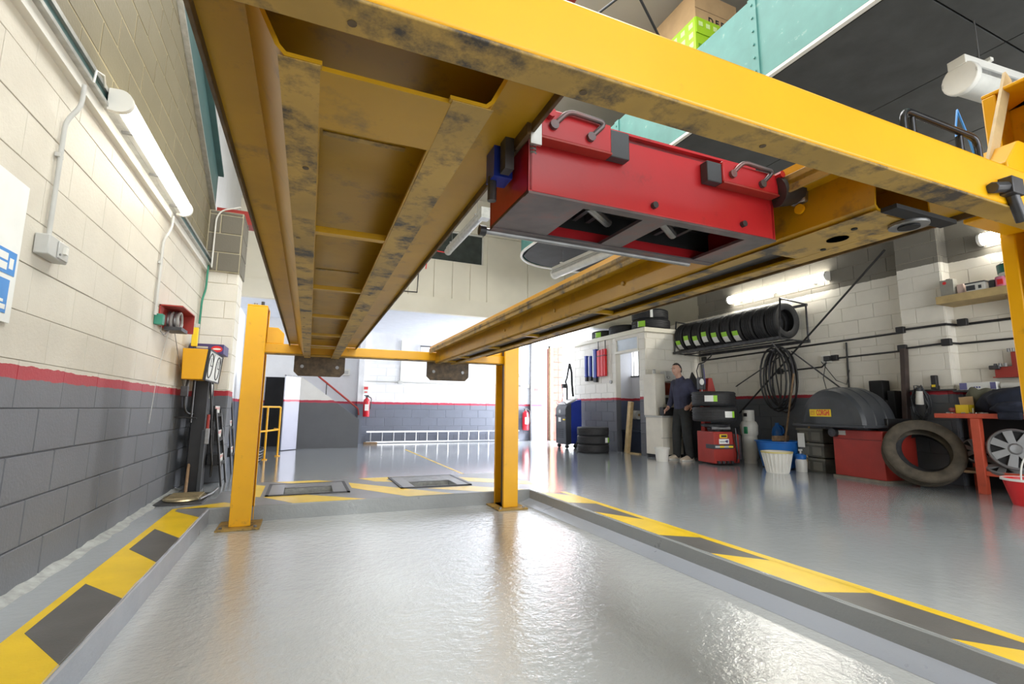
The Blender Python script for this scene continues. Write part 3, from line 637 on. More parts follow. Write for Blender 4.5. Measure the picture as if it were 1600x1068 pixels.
# dark lock lug on the front of the near crossbeam
lg = MB(); lg.cyl((1.372,0.53,1.360),(1.44,0.53,1.375),0.013,8); lg.box(1.425,1.475,0.515,0.545,1.355,1.395); lg.cyl((1.455,0.53,1.36),(1.485,0.53,1.30),0.012,8)
lg.build('lock_lug', M_DSTEEL, lift, off=LO, bev=0.002)
# pale timber strut leaning in front of the near right post
stt = MB(); d = (Vector((1.995,0.70,1.93))-Vector((1.70,0.665,1.50))); MM = face_M((1.70,0.665,1.50), d.normalized(), Vector((0,1,0)))
stt.box(0,d.length,-0.004,0.004,-0.02,0.02,MM); stt.build('strap', M_WOOD, lift, off=LO)
tb('cable', M_SIGNB, lift, [(1.70,0.72,1.62),(1.735,0.735,1.70),(1.77,0.74,1.78),(1.80,0.735,1.70),(1.79,0.72,1.62)], 0.003).location = LO

# ================================================================== RED JACKING BEAM
JA = thing('jacking_beam', 'red steel jacking beam slung between the two yellow runways', 'jacking beam', (0.75,0.95,1.30), LA)
JO = (-0.75+0.012,-0.95,-1.30)
def jb_(name, mat, *a, bev=0.0, parent=None): return MB().box(*a).build(name, mat, parent or JA, bev=bev, off=JO if parent is None else None)
jx0, jx1, jy0, jy1, jz0, jz1 = 0.385, 1.090, 0.845, 1.075, 1.305, 1.480
body = jb_('front_panel', M_REDP, jx0,jx1,jy0,jy0+0.008,jz0,jz1, bev=0.002)
jb_('rear_panel', M_REDP, jx0,jx1,jy1-0.008,jy1,jz0,jz1); jb_('end_panel', M_REDP, jx0,jx0+0.008,jy0,jy1,jz0,jz1-0.03); jb_('end_panel', M_REDP, jx1-0.008,jx1,jy0,jy1,jz0,jz1-0.03)
jb_('top_plate', M_OILY, jx0,jx1,jy0,jy1,jz1-0.012,jz1-0.004); jb_('inner_shade_plate', M_BLACKM, jx0+0.01,jx1-0.01,jy0+0.009,jy1-0.009,jz0+0.085,jz0+0.09); jb_('inner_shade', M_BLACKM, jx0+0.01,jx1-0.01,jy1-0.012,jy1-0.009,jz0+0.03,jz0+0.085); jb_('inner_shade', M_BLACKM, jx0+0.01,jx1-0.01,jy0+0.009,jy0+0.012,jz0+0.005,jz0+0.085); jb_('top_flange', M_REDP, 0.46,1.02,jy0-0.012,jy0+0.004,jz1-0.004,jz1+0.002)  # black sheets inside are added to paint the openings' shade
for a, b in ((jx0,0.530),(0.69,0.755),(1.01,jx1)): jb_('bottom_plate', M_OILY, a,b,jy0+0.004,jy1-0.004,jz0-0.004,jz0+0.004)
jb_('bottom_edge', M_OILY, jx0,jx1,jy0-0.0015,jy0+0.022,jz0-0.006,jz0-0.001); jb_('bottom_edge', M_OILY, jx0,jx1,jy1-0.022,jy1+0.001,jz0-0.006,jz0-0.001)
for x in (0.60,0.64,0.80,0.86,0.92): jb_('inner_link', M_DSTEEL, x,x+0.012,jy0+0.03,jy1-0.03,jz0+0.045,jz0+0.065)
for x in (0.58,0.79): 
    o = MB().cyl((x,0.93,jz0+0.035),(x+0.10,1.00,jz0+0.035),0.012,10).build('inner_ram', M_STEEL, JA, off=JO)
def slide(x0, x1, gx0, gx1, z0, z1):
    s_ = jb_('slide_box', M_REDP, x0,x1,jy0-0.028,jy0-0.001,z0,z1, bev=0.003)
    jb_('slide_underside', M_REDM, x0,x1,jy0-0.03,jy0-0.001,z0-0.004,z0)
    jb_('guide_block', M_GREYP, gx0,gx1,jy0-0.024,jy0-0.001,z0-0.004,z1-0.006, bev=0.002)
    xa, xb = x0+0.028, x0+0.028+0.62*(x1-x0-0.028); zc = (z0+z1)/2-0.004; y = jy0-0.028
    h = tb('handle', M_OILY, s_, rounded([(xa,y,zc),(xa+0.030,y-0.010,zc+0.034),(xb+0.034,y-0.010,zc+0.030),(xb,y,zc-0.006)],0.016,5), 0.0055, 8)
    for xx, zz in ((xa,zc),(xb,zc-0.006)): MB().cyl((xx,y+0.001,zz),(xx,y-0.008,zz),0.010,10).build('boss', M_OILY, s_)
slide(0.400,0.570,0.570,0.620,1.413,1.478); slide(0.890,1.078,0.845,0.890,1.413,1.466)
for x, z in ((0.70,1.327),(0.975,1.327)):
    MB().cyl((x,jy0,z),(x,jy0-0.010,z),0.008,8).build('bolt', M_DSTEEL, JA, off=JO)
MB().cyl((0.418,jy0-0.028,1.462),(0.418,jy0-0.042,1.462),0.010,8).build('bolt', M_REDP, JA, off=JO); MB().cyl((1.075,jy0-0.028,1.462),(1.075,jy0-0.045,1.462),0.009,8).build('bolt', M_REDP, JA, off=JO)
# left hanger: pale plate, spring, roller bracket
jb_('hanger_plate', M_GALV, 0.374,0.398,jy0-0.035,jy0-0.029,1.388,1.495); jb_('hanger_side', M_GREASE, 0.366,0.374,jy0-0.035,jy0+0.03,1.405,1.50)
sp = [(0.386+0.006*math.cos(t*1.3),jy0-0.02+0.006*math.sin(t*1.3),1.405-t*0.0016) for t in range(20)]; MB().tube(sp,0.0018,5).build('spring', M_STEEL, JA, smooth=60, off=JO)
jb_('roller_arm', M_BLUE, 0.335,0.378,jy0+0.07,jy0+0.12,1.36,1.43); jb_('roller_arm', M_DSTEEL, 0.345,0.365,jy0+0.03,jy0+0.06,1.36,1.46)
MB().cyl((0.342,jy0+0.10,1.37),(0.342,jy0+0.10,1.315),0.010,10).build('lock_pin', M_DSTEEL, JA, off=JO)
# tie bar along the lower back edge
MB().cyl((0.372,1.083,1.300),(1.02,1.083,1.297),0.0075,10).build('tie_bar', M_STEEL, JA, off=JO); MB().cyl((0.360,1.083,1.300),(0.376,1.083,1.300),0.013,12).build('tie_bar_end', M_BLACK, JA, off=JO)
# right-hand pump and valve
MB().cyl((1.080,0.83,1.425),(1.142,0.82,1.44),0.038,18).build('pump_motor', M_DSTEEL, JA, off=JO)
MB().cyl((1.10,jy0-0.03,1.445),(1.145,jy0-0.035,1.455),0.020,10).build('union', M_STEEL, JA, off=JO)
jb_('valve_block', M_STEEL, 1.140,1.180,jy0-0.05,jy0-0.010,1.400,1.478, bev=0.005); jb_('valve_block', M_DSTEEL, 1.180,1.215,jy0-0.045,jy0-0.012,1.435,1.475, bev=0.004)
MB().cyl((1.162,jy0-0.03,1.400),(1.162,jy0-0.03,1.368),0.008,8).build('bolt', M_STEEL, JA, off=JO)
MB().cyl((1.148,jy0-0.056,1.478),(1.148,jy0-0.045,1.478),0.010,12).build('eye', M_STEEL, JA, off=JO)
# ================================================================== LAMPS
def batten(name, label, loc, L, lit, ax='y', side=1, group='lit wall battens', q=0.072, tube=None):
    """wall batten running along Y; side = direction (+1 / -1 in X) it faces"""
    t = thing(name, label, 'lamp', loc, 0, group); s = side
    def P(poly): return poly if s > 0 else [(-a,b) for a,b in poly][::-1]
    MB().prism(P([(0,-0.045),(0.05,-0.055),(0.05,0.055),(0,0.05)]), -L/2+0.01, L/2-0.01, 'y').build('housing', M_LGREY, t, bev=0.003)
    pts = [(0.05,-q)]+[(0.05+q*math.cos(R(a)), q*math.sin(R(a))) for a in range(-75,76,15)]+[(0.05,q)]
    MB().prism(P(pts), -L/2+0.03, L/2-0.03, 'y').build('diffuser', (tube or M_TUBE) if lit else M_CLEARP, t)
    for y in (-L/2, L/2-0.032): MB().prism(P([(0.0,-q-0.002)]+[(0.05+(q+0.005)*math.cos(R(a)),(q+0.005)*math.sin(R(a))) for a in range(-90,91,15)]+[(0.0,q+0.002)]), y, y+0.032, 'y').build('end_cap', M_OFFW, t)
    for k in range(3):
        y = -L/2+0.25+k*(L-0.5)/2
        MB().box(min(0,s*0.055),max(0,s*0.055),y-0.012,y+0.012,-q-0.01,-q+0.002).build('clip', M_STEEL, t)
    return t
bl = batten('wall_lamp', 'lit fluorescent batten above the cream wall ledge on the left', (-1.112,4.02,2.565), 1.66, True, q=0.062, tube=M_TUBE2)
tb('flex', M_OFFW, bl, [(0.02,-0.94,0.0),(0.03,-1.0,0.03),(0.015,-1.05,0.02),(0.01,-1.05,-0.05)], 0.006)
batten('wall_lamp', 'lit fluorescent batten on the bare blockwork above the tyre rack', (7.69,5.95,3.055), 2.0, True, side=-1)
batten('wall_lamp', 'lit fluorescent batten partly hidden behind the near right post', (7.69,2.15,3.02), 1.80, True, side=-1)
def hung_lamp(label, p0, p1, zc, r, drop):
    a = Vector(p0); b = Vector(p1); L = (b-a).length; c = (a+b)/2; rz = math.atan2(b.y-a.y, b.x-a.x)
    t = thing('hanging_lamp', label, 'lamp', c, rz, 'unlit hanging lamps')
    MB().cyl((-L/2+0.03,0,0),(L/2-0.03,0,0),r,20).build('diffuser', M_CLEARP, t)
    for sx in (-1,1): MB().cyl((sx*L/2,0,0),(sx*(L/2-0.04),0,0),r*1.12,20).build('end_cap', M_OFFW, t, bev=0.006)
    MB().box(-L/2-0.01,L/2+0.01,-r*0.55,r*0.55,r*0.85,r*1.5).build('gear_tray', M_OFFW, t, bev=0.004)
    MB().box(-L/2,L/2,-r*1.06,-r*0.98,-0.012,0.012).build('side_rail', M_GALV, t); MB().box(-L/2,L/2,r*0.98,r*1.06,-0.012,0.012).build('side_rail', M_GALV, t)
    for sx in (-1,1):
        MB().cyl((sx*L*0.36,0,r*1.4),(sx*L*0.36,0,drop),0.004,6).build('suspension_wire', M_STEEL, t)
        MB().box(sx*L*0.36-0.015,sx*L*0.36+0.015,-r*0.7,r*0.7,r*1.5,r*1.75).build('hook', M_OFFW, t)
    return t
hung_lamp('unlit round-ended tube lamp hanging under the dark mezzanine at upper right', (3.62,1.44,2.93), (5.2,1.28,2.93), 2.93, 0.088, 0.46)
hung_lamp('unlit cream tube lamp hanging by the rounded corner of the mezzanine', (3.62,6.75,3.05), (3.80,5.0,3.05), 3.05, 0.075, 0.34)
hl = hung_lamp('grey unlit tube lamp hanging before the dark upper window', (2.27,8.35,3.72), (2.27,6.45,3.72), 3.72, 0.06, 1.66)
for ch in hl.children:
    if ch.name.split('.')[0] in ('diffuser','end_cap','gear_tray','hook'): ch.data.materials[0] = M_GALV
MB().box(0.93,1.08,-0.07,0.07,-0.10,0.06).build('junction_box', M_GALV, hl)
tb('flex', M_REDPL, hl, rounded([(-1.0,0.0,0.0),(-1.02,-0.35,0.02),(-1.02,-0.38,-0.35)],0.1), 0.010)
# conduit below the lamp
cd = thing('wall_conduit', 'black conduit stepping down the cream bulkhead boards', 'conduit', (1.7,9.54,3.2), 0, 'conduits')
tb('pipe', M_DARKP, cd, [(-0.6,0,-0.02),(0.28,0,0.0),(0.30,0,0.6)], 0.012)

# ================================================================== LEFT WALL ITEMS
def conduit(label, y, z0, z1, box):
    t = thing('wall_conduit', label, 'conduit', (-1.17,y,z0), 0, 'conduits')
    tb('pipe', M_LGREY, t, rounded([(0.015,0,0),(0.015,0,z1-z0-0.22),(0.055,0.03,z1-z0-0.12),(0.055,0.03,z1-z0)],0.05), 0.011)
    MB().box(0,0.02,-0.02,0.02,(z1-z0)*0.5,(z1-z0)*0.5+0.02).build('clip', M_LGREY, t)
    return t
conduit('grey surface conduit dropping to the switch box on the left wall', 2.885, 1.63, 2.46, 1); conduit('grey surface conduit dropping to the red cable-reel box', 4.72, 1.60, 2.46, 0)
sb = thing('switch_box', 'grey metal switch box at the foot of a wall conduit', 'switch', (-1.17,2.90,1.59))
MB().box(0,0.055,-0.10,0.10,-0.045,0.05).build('case', M_LGREY, sb, bev=0.005); MB().box(0.055,0.062,-0.02,0.085,-0.038,0.042).build('cover', M_LGREY, sb, bev=0.003); MB().box(0.062,0.075,0.02,0.045,-0.01,0.025).build('toggle', M_OFFW, sb); MB().cyl((0.062,-0.005,-0.02),(0.066,-0.005,-0.02),0.006,8).build('screw', M_STEEL, sb)
sg = thing('notice_board', 'white notice board with blue panels at the left edge', 'sign', (-1.168,2.44,1.45))
MB().box(0,0.008,-0.30,0.245,-0.25,0.35).build('board', M_LABW, sg)
p_ = MB().box(0.008,0.010,-0.28,0.225,-0.055,0.045).build('panel', M_SIGNB, sg, bev=0.002); MB().box(0.010,0.0108,-0.1,0.16,0.0,0.03).build('line', M_LABW, p_); MB().box(0.010,0.0108,-0.1,0.16,-0.04,-0.01).build('line', M_LABW, p_); MB().box(0.010,0.0108,0.175,0.205,-0.03,0.015).build('line', M_LABW, p_)
p_ = MB().box(0.008,0.010,0.09,0.20,-0.215,-0.075).build('panel', M_SIGNB, sg, bev=0.002); MB().box(0.010,0.0108,0.10,0.19,-0.20,-0.18).build('line', M_LABW, p_); MB().box(0.010,0.0108,0.12,0.17,-0.172,-0.160).build('line', M_LABW, p_)
rbx = thing('cable_reel_box', 'open red metal box holding a coiled cable on the left wall', 'cable reel', (-1.17,5.1,1.62))
m = MB(); m.box(0,0.17,-0.22,0.28,0.09,0.10); m.box(0,0.17,0.27,0.28,-0.08,0.10); m.box(0,0.01,-0.22,0.28,-0.08,0.10); m.build('case', M_REDM, rbx)
for k in range(4): MB().tube([(0.03+0.025*k,0.03+0.085*math.cos(t*0.4),0.0+0.075*math.sin(t*0.4)) for t in range(16)],0.011,6,True).build('cable_coil', M_LGREY if k%2 else M_STEEL, rbx, smooth=60)
MB().box(0.0,0.06,-0.34,-0.27,-0.09,0.0).build('socket', plain('green_socket',(0.03,0.22,0.15),0.4), rbx, bev=0.004); MB().box(0.02,0.15,-0.10,0.14,-0.10,-0.07).build('base', M_DSTEEL, rbx)
tb('loose_wire', M_STEEL, rbx, [(0.06,-0.05,-0.09),(0.05,-0.2,-0.16),(0.04,-0.28,-0.14),(0.03,-0.22,-0.09)],0.003); tb('loose_wire', M_STEEL, rbx, [(0.06,0.1,-0.09),(0.05,0.45,-0.35),(0.04,0.85,-0.62)],0.003)
tb('loose_wire', M_LGREY, rbx, [(0.05,-0.05,-0.1),(0.03,-0.08,-0.3),(0.02,-0.14,-0.5),(0.015,-0.20,-0.9)],0.002)
gc = thing('green_cable', 'green cable running down beside the block pier', 'cable', (-1.15,6.45,1.5)); tb('sheath', plain('green_cable',(0.03,0.25,0.16),0.5), gc, rounded([(0,0,0.25),(0,0.02,0.6),(0.02,0.06,0.72),(0.02,0.06,1.05)],0.08), 0.011)
wc_ = thing('white_cable', 'white cable rising up the grey corbel to the gable', 'cable', (-1.10,6.53,2.5)); tb('sheath', M_OFFW, wc_, rounded([(0,0,0),(0,0,0.62),(0.05,0,0.72),(0.25,0.02,0.80)],0.12), 0.010)
# tyre-inflator with clock face
ga = thing('tyre_inflator', 'tyre inflator with yellow box and twin white dials on a black column', 'inflator', (-0.98,6.08,0))
MB().box(-0.075,0.055,-0.10,0.14,0.0,1.14).build('column', M_BLACK, ga, bev=0.006)
MB().box(0.04,0.075,-0.16,-0.11,0.0,0.62).build('side_rail', M_GREYP, ga, bev=0.003)
def frustum(x0,x1,y0,y1,x2,x3,y2,y3,z0,z1): return MB().add([(x0,y0,z0),(x1,y0,z0),(x1,y1,z0),(x0,y1,z0),(x2,y2,z1),(x3,y2,z1),(x3,y3,z1),(x2,y3,z1)], [(0,3,2,1),(4,5,6,7),(0,1,5,4),(1,2,6,5),(2,3,7,6),(3,0,4,7)])
frustum(-0.135,0.045,-0.42,0.40,-0.145,0.07,-0.43,0.45,1.13,1.435).build('case', M_YEL, ga, bev=0.006)
fM = face_M((0.063,0.0,1.283), (0,1,0), (0.08,0,1))
fp = MB().box(-0.41,0.42,-0.15,0.15,0,0.012,fM).build('dial_plate', M_LABW, ga)
MB().box(-0.42,0.43,0.146,0.160,-0.004,0.02,fM).build('bezel', M_BLACK, ga); MB().box(-0.42,0.43,-0.160,-0.146,-0.004,0.02,fM).build('bezel', M_BLACK, ga); MB().box(0.415,0.430,-0.15,0.15,-0.004,0.02,fM).build('bezel', M_BLACK, ga); MB().box(-0.425,-0.410,-0.15,0.15,-0.004,0.02,fM).build('bezel', M_BLACK, ga)
for cxx in (-0.25, 0.20):
    MB().tube([fM @ Vector((cxx+0.125*math.cos(t*0.2618), 0.125*math.sin(t*0.2618), 0.014)) for t in range(24)], 0.006, 6, True).build('dial_ring', M_BLACK, fp, smooth=60)
    MB().box(cxx-0.006,cxx+0.10,-0.005,0.005,0.013,0.016,fM).build('needle', M_BLACK, fp); MB().box(cxx-0.004,cxx+0.004,0.0,0.08,0.013,0.016,fM).build('needle', M_BLACK, fp); MB().box(cxx+0.14,cxx+0.15,0.05,0.13,0.013,0.016,fM).build('tick', M_BLACK, fp)
tb('air_hose', M_BLACK, ga, rounded([(-0.10,-0.28,1.14),(-0.11,-0.33,0.95),(-0.10,-0.30,0.80),(-0.05,-0.14,0.78)],0.1), 0.012)
tb('air_hose', M_BLACK, ga, [(0.06,-0.05,1.12),(0.09,0.0,0.8),(0.11,0.0,0.45),(0.13,0.05,0.25),(0.12,0.10,0.12),(0.11,0.15,0.3),(0.10,0.1,0.7)], 0.010)
tb('air_hose', M_GREYP, ga, [(0.065,0.1,1.12),(0.08,0.12,0.7),(0.09,0.2,0.5),(0.085,0.22,0.3)], 0.008)
MB().cyl((0.09,-0.16,0.62),(0.09,-0.16,0.78),0.014,10).build('chuck_grip', M_REDM, ga); MB().box(0.075,0.11,-0.185,-0.135,0.48,0.64).build('chuck_holder', M_STEEL, ga, bev=0.003); MB().box(0.055,0.075,-0.02,0.03,0.95,1.10).build('notice', M_LABW, ga)
MB().box(-0.13,-0.07,-0.42,-0.36,0.96,1.06).build('valve', M_DSTEEL, ga, bev=0.004); MB().cyl((-0.19,-0.25,0.755),(0.0,-0.25,0.745),0.008,8).build('hook', M_BLACK, ga); MB().cyl((-0.06,-0.2,0.70),(-0.06,-0.2,1.13),0.012,8).build('pipe', M_BLACK, ga)
pb = thing('purple_carton', 'dark purple carton with a red oval lying on the tyre inflator', 'carton', (-0.99,6.30,1.437))
MB().box(-0.17,0.15,-0.17,0.20,0.0,0.105).build('carton', M_PURPLE, pb, bev=0.003)
MB().lathe([(0.0001,0),(0.001,0.0),(0.001,0.001),(0.0001,0.001)], Matrix(), 8); 
ov = MB().lathe([(1,0.0),(1,0.0012)], face_M((0.085,-0.170,0.052),(1,0,0),(0,0,1)) @ Matrix.Diagonal((0.055,0.036,1,1)), 24); ov.build('oval_mark', M_REDPL, pb)
ov = MB().lathe([(1,0.0),(1,0.0016)], face_M((0.085,-0.170,0.052),(1,0,0),(0,0,1)) @ Matrix.Diagonal((0.040,0.010,1,1)), 20); ov.build('oval_mark', M_LABW, pb)
MB().box(-0.11,0.0,-0.1715,-0.170,0.055,0.075).build('print_line', M_LGREY, pb); MB().box(-0.06,0.02,-0.1715,-0.170,0.025,0.038).build('print_line', M_LGREY, pb)
yb = thing('spray_can', 'yellow can with black spout standing on the inflator', 'can', (-1.08,5.95,1.437)); MB().cyl((0,0,0),(0,0,0.05),0.03,12,0.012).build('spout', M_BLACK, yb); MB().box(-0.035,0.02,-0.02,0.02,0.05,0.25).build('body', M_YBOX, yb, bev=0.006); MB().box(-0.02,0.025,-0.018,0.018,0.25,0.29).build('cap', M_LGREY, yb, bev=0.004)
# turning plate on the floor, stick
tp = thing('turning_plate', 'brass-coloured round turning plate on a black base beside the left wall', 'turn plate', (-0.955,5.50,0.0))
MB().box(-0.185,0.185,-0.30,0.30,0.0,0.014).build('base', M_DSTEEL, tp, bev=0.004)
M_BRASS = plain('tarnished_plate', (0.50,0.42,0.27), 0.32, 0.8, var=0.2, scale=20)
MB().lathe([(0.0001,0.014),(0.165,0.014),(0.172,0.022),(0.165,0.034),(0.0001,0.034)], Matrix.Diagonal((1,1.45,1,1)), 40).build('disc', M_BRASS, tp)
for k in range(6): MB().box(-0.13,0.13,-0.17+k*0.065,-0.145+k*0.065,0.034,0.041).build('ridge', M_BRASS, tp)
tb('lever', M_STEEL, tp, [(0.15,-0.2,0.03),(0.20,0.15,0.03),(0.22,0.30,0.05)], 0.010)
ws_ = thing('wooden_stick', 'old wooden stick leaning on the left wall behind the turning plate', 'stick', (-1.0,5.75,0.0)); MB().cyl((0,0,0.0),(-0.05,0.35,0.40),0.014,8).build('shaft', M_WOODO, ws_)
# battery display racks
def display_rack(label, loc, h, rz, n):
    t = thing('display_rack', label, 'rack', loc, rz, 'battery display racks'); W, D = 0.34, 0.26
    for sy in (-W/2, W/2):
        for d0, d1 in ((D,D*0.55),(0,0.1)): MB().cyl((d0,sy,0),(d1,sy,h),0.012,8).build('upright', M_BLACK, t)
    items = []
    for k in range(n):
        z = 0.22+k*(h-0.26)/max(1,n-1)*0.92; dd = D*(1-0.45*z/h)
        MB().box(0.03,dd,-W/2,W/2,z,z+0.015).build('shelf', M_BLACK, t); MB().box(dd-0.004,dd+0.004,-W/2,W/2,z,z+0.04).build('shelf_front', M_BLACKM, t)
        items.append((dd, z+0.015))
    return t, items, W
def stock(loc, rz, items, W, where):
    Mr = Matrix.Translation(loc) @ Matrix.Rotation(rz,4,'Z')
    for q, (dd, z) in enumerate(items):
        for k in range(3):
            p = Mr @ Vector((dd-0.075, -W/2+0.06+k*0.11, z))
            row = ['lowest','middle','top'][min(2,q)] if len(items) < 4 else ['lowest','second','third','top'][q]
            b = thing('battery_box', 'battery carton, %s of three, %s shelf, %s' % (('nearest','middle','farthest')[k], row, where), 'carton', p, rz, 'battery cartons, %s shelf, %s' % (row, where))
            MB().box(-0.055,0.055,-0.05,0.05,0,0.105).build('carton', M_BLACK if k != 1 else M_GREYP, b, bev=0.003); MB().box(0.055,0.057,-0.044,0.044,0.012,0.10).build('label', M_LABW, b); MB().box(0.057,0.058,-0.04,0.0,0.06,0.09).build('mark', M_REDPL, b)
t_, it_, W_ = display_rack('black wire display rack of battery cartons standing against the block pier', (-1.02,6.415,0), 0.84, 0, 3); stock((-1.02,6.415,0), 0, it_, W_, 'rack before the pier')
t_, it_, W_ = display_rack('black display rack half hidden behind the far left post', (-1.05,7.50,0), 1.02, 0, 3); stock((-1.05,7.50,0), 0, it_, W_, 'rack behind the pier')
bk = thing('wall_frame', 'black metal hook frame on the wall behind the far left post', 'hook', (-1.24,8.3,1.25)); tb('loop', M_BLACK, bk, rounded([(0.1,-0.15,0.0),(0.1,-0.15,0.45),(0.1,0.2,0.45),(0.1,0.2,0.30)],0.06), 0.012); MB().box(0,0.12,-0.2,-0.1,-0.05,0.02).build('bracket', M_GALV, bk)
ae = thing('aerial_bracket', 'small grey bracket high on the white wall behind the pier', 'bracket', (-1.24,8.2,2.45)); MB().box(0,0.1,-0.05,0.1,0,0.14).build('plate', M_GALV, ae, bev=0.004); tb('arm', M_STEEL, ae, [(0.1,0,0.1),(0.2,0.0,0.04),(0.12,0.0,-0.06)], 0.010)
hz = thing('hose_heap', 'black hoses heaped on the floor behind the far left post', 'hose', (-0.72,8.6,0)); 
for k in range(5): MB().tube([(0.16*math.cos(t*0.5)+0.01*k,0.25*math.sin(t*0.5)+0.03*k,0.02+0.045*k+0.02*math.sin(t)) for t in range(13)],0.014,6,True).build('loop', M_BLACK, hz, smooth=60)
# yellow guard rail
gr = thing('guard_rail', 'short yellow tubular guard rail before the dark doorway', 'railing', (-0.45,9.5,0))
for z in (0.87,0.47): tb('rail', M_YEL, gr, rounded([(-0.30,-0.9,z),(-0.09,-0.35,z),(0.09,0.30,z),(0.0,0.6,z)],0.12) if z < 0.8 else rounded([(-0.30,-0.9,z),(-0.09,-0.35,z),(0.09,0.30,z),(0.09,0.31,0.3)],0.06), 0.016)
for x, y in ((-0.08,-0.33),(0.09,0.30),(-0.28,-0.85)):
    cy('post', M_YEL, gr, (x,y,0), (x,y,0.87 if x > -0.05 else 0.87), 0.016); MB().cyl((x,y,0),(x,y,0.012),0.045,12).build('foot', M_YEL, gr)

# ================================================================== FAR WALL ITEMS
def extinguisher(label, loc, s):
    t = thing('fire_extinguisher', label, 'extinguisher', loc, 0, 'fire extinguishers')
    MB().lathe([(0.0001,0),(0.075*s,0),(0.085*s,0.02*s),(0.085*s,0.40*s),(0.07*s,0.46*s),(0.03*s,0.49*s),(0.03*s,0.52*s),(0.0001,0.52*s)], n=20).build('cylinder', M_EXT, t)
    MB().box(-0.07*s,0.05*s,-0.015,0.015,0.55*s,0.575*s).build('lever', M_DSTEEL, t); MB().box(-0.03*s,0.03*s,-0.03,0.03,0.51*s,0.56*s).build('valve', M_DSTEEL, t)
    tb('hose', M_BLACK, t, rounded([(0.03*s,-0.02,0.54*s),(0.12*s,-0.03,0.50*s),(0.10*s,-0.04,0.20*s)],0.06), 0.012*s); MB().box(-0.05*s,0.05*s,-0.0875*s,-0.07*s,0.16*s,0.33*s).build('label', M_LABW, t)
    MB().box(-0.03,0.03,0.07*s,0.11,0.3*s,0.42*s).build('bracket', M_DSTEEL, t); return t
extinguisher('small red fire extinguisher hung at the foot of the stair', (1.45,12.50,0.66), 0.92); extinguisher('larger red fire extinguisher on the far wall beside the bright doorway', (5.87,12.69,0.30), 1.08)
for lab, x, z, w_, h_, mt in (('small red and white safety sign above the extinguisher by the stair', 1.43, 1.22, 0.07, 0.10, M_LABW), ('white safety notice near the bright doorway', 6.2, 1.28, 0.10, 0.12, M_LABW)):
    s_ = thing('safety_sign', lab, 'sign', (x, 12.61 if x < 2 else 12.69, z)); MB().box(-w_,w_,-0.006,0,0,h_*2).build('plate', mt, s_); MB().box(-w_*0.7,w_*0.7,-0.008,-0.006,h_*1.1,h_*1.8).build('mark', M_REDPL, s_); MB().box(-w_*0.5,w_*0.5,-0.008,-0.006,h_*0.3,h_*0.6).build('mark', M_REDPL, s_)
la = thing('ladder', 'long aluminium ladder lying on its edge along the far wall', 'ladder', (3.55,12.66,0))
for z in (0.015,0.27): MB().box(-2.05,2.1,-0.03,0.03,z,z+0.035).build('stile', M_ALU, la)
for k in range(15): MB().cyl((-1.95+k*0.285,0,0.03),(-1.95+k*0.285,0,0.29),0.016,8).build('rung', M_ALU, la)
wd = thing('timber_block', 'small brown timber block under the left end of the ladder', 'block', (1.58,12.45,0)); MB().box(-0.16,0.16,-0.06,0.06,0,0.045).build('block', M_WOODO, wd, bev=0.004)
c3 = thing('wall_conduit', 'grey conduit along the far wall above the red line', 'conduit', (3.6,12.79,1.55), 0, 'conduits'); tb('pipe', M_LGREY, c3, [(-2.2,0,0.0),(2.1,0,0.0)], 0.014); tb('pipe', M_LGREY, c3, [(-1.30,0,0),(-1.30,0,1.1)], 0.014); MB().box(-1.36,-1.24,-0.03,0.01,-0.04,0.04).build('junction_box', M_LGREY, c3, bev=0.004); MB().box(2.06,2.14,-0.03,0.01,-0.03,0.03).build('end_box', M_DSTEEL, c3)
he = thing('wall_frame', 'thin black rectangular frame high on the far wall', 'frame', (3.3,12.78,2.43)); 
tb('frame', M_DSTEEL, he, [(-0.5,0,-0.1),(-0.5,0,0.1),(0.6,0,0.1),(0.6,0,-0.1)], 0.014, 6, True)
for lab, x, z in (('white socket box beside the stair under the lift', 0.95, 1.75), ('white switch boxes near the bright doorway', 5.72, 1.70)):
    s_ = thing('socket_box', lab, 'socket', (x,12.79,z)); MB().box(-0.09,0.09,-0.05,0,-0.08,0.08).build('case', M_OFFW, s_, bev=0.006); MB().box(-0.05,0.05,-0.056,-0.05,-0.04,0.04).build('plate', M_LGREY, s_)
    if x > 2: MB().box(0.14,0.34,-0.05,0,-0.20,-0.10).build('case', M_OFFW, s_, bev=0.006); MB().box(0.0,0.06,-0.04,0,0.08,0.2).build('case', M_LGREY, s_)

# ================================================================== TYRES
TY = {}
def tyre_mesh(Rr, w_, ri, mat):
    k = (Rr,w_,ri,mat.name)
    if k in TY: return TY[k]
    pr = [(ri,-w_*0.36),(ri+0.012,-w_*0.42),(ri+(Rr-ri)*0.5,-w_*0.5),(Rr*0.93,-w_*0.48),(Rr*0.975,-w_*0.42)]
    for g in (-0.27,-0.09,0.09,0.27):
        pr += [(Rr,w_*(g-0.055)),(Rr-0.009,w_*(g-0.045)),(Rr-0.009,w_*(g+0.045)),(Rr,w_*(g+0.055))]
    pr += [(Rr*0.975,w_*0.42),(Rr*0.93,w_*0.48),(ri+(Rr-ri)*0.5,w_*0.5),(ri+0.012,w_*0.42),(ri,w_*0.36),(ri+0.03,w_*0.34),(Rr-0.035,w_*0.36),(Rr-0.03,0),(Rr-0.035,-w_*0.36),(ri+0.03,-w_*0.34)]
    m = MB(); m.lathe(pr, None, 36, True); me = m.mesh('tyre'); me.shade_smooth(); me.set_sharp_from_angle(angle=R(30)); me.materials.append(mat); TY[k] = me; return me
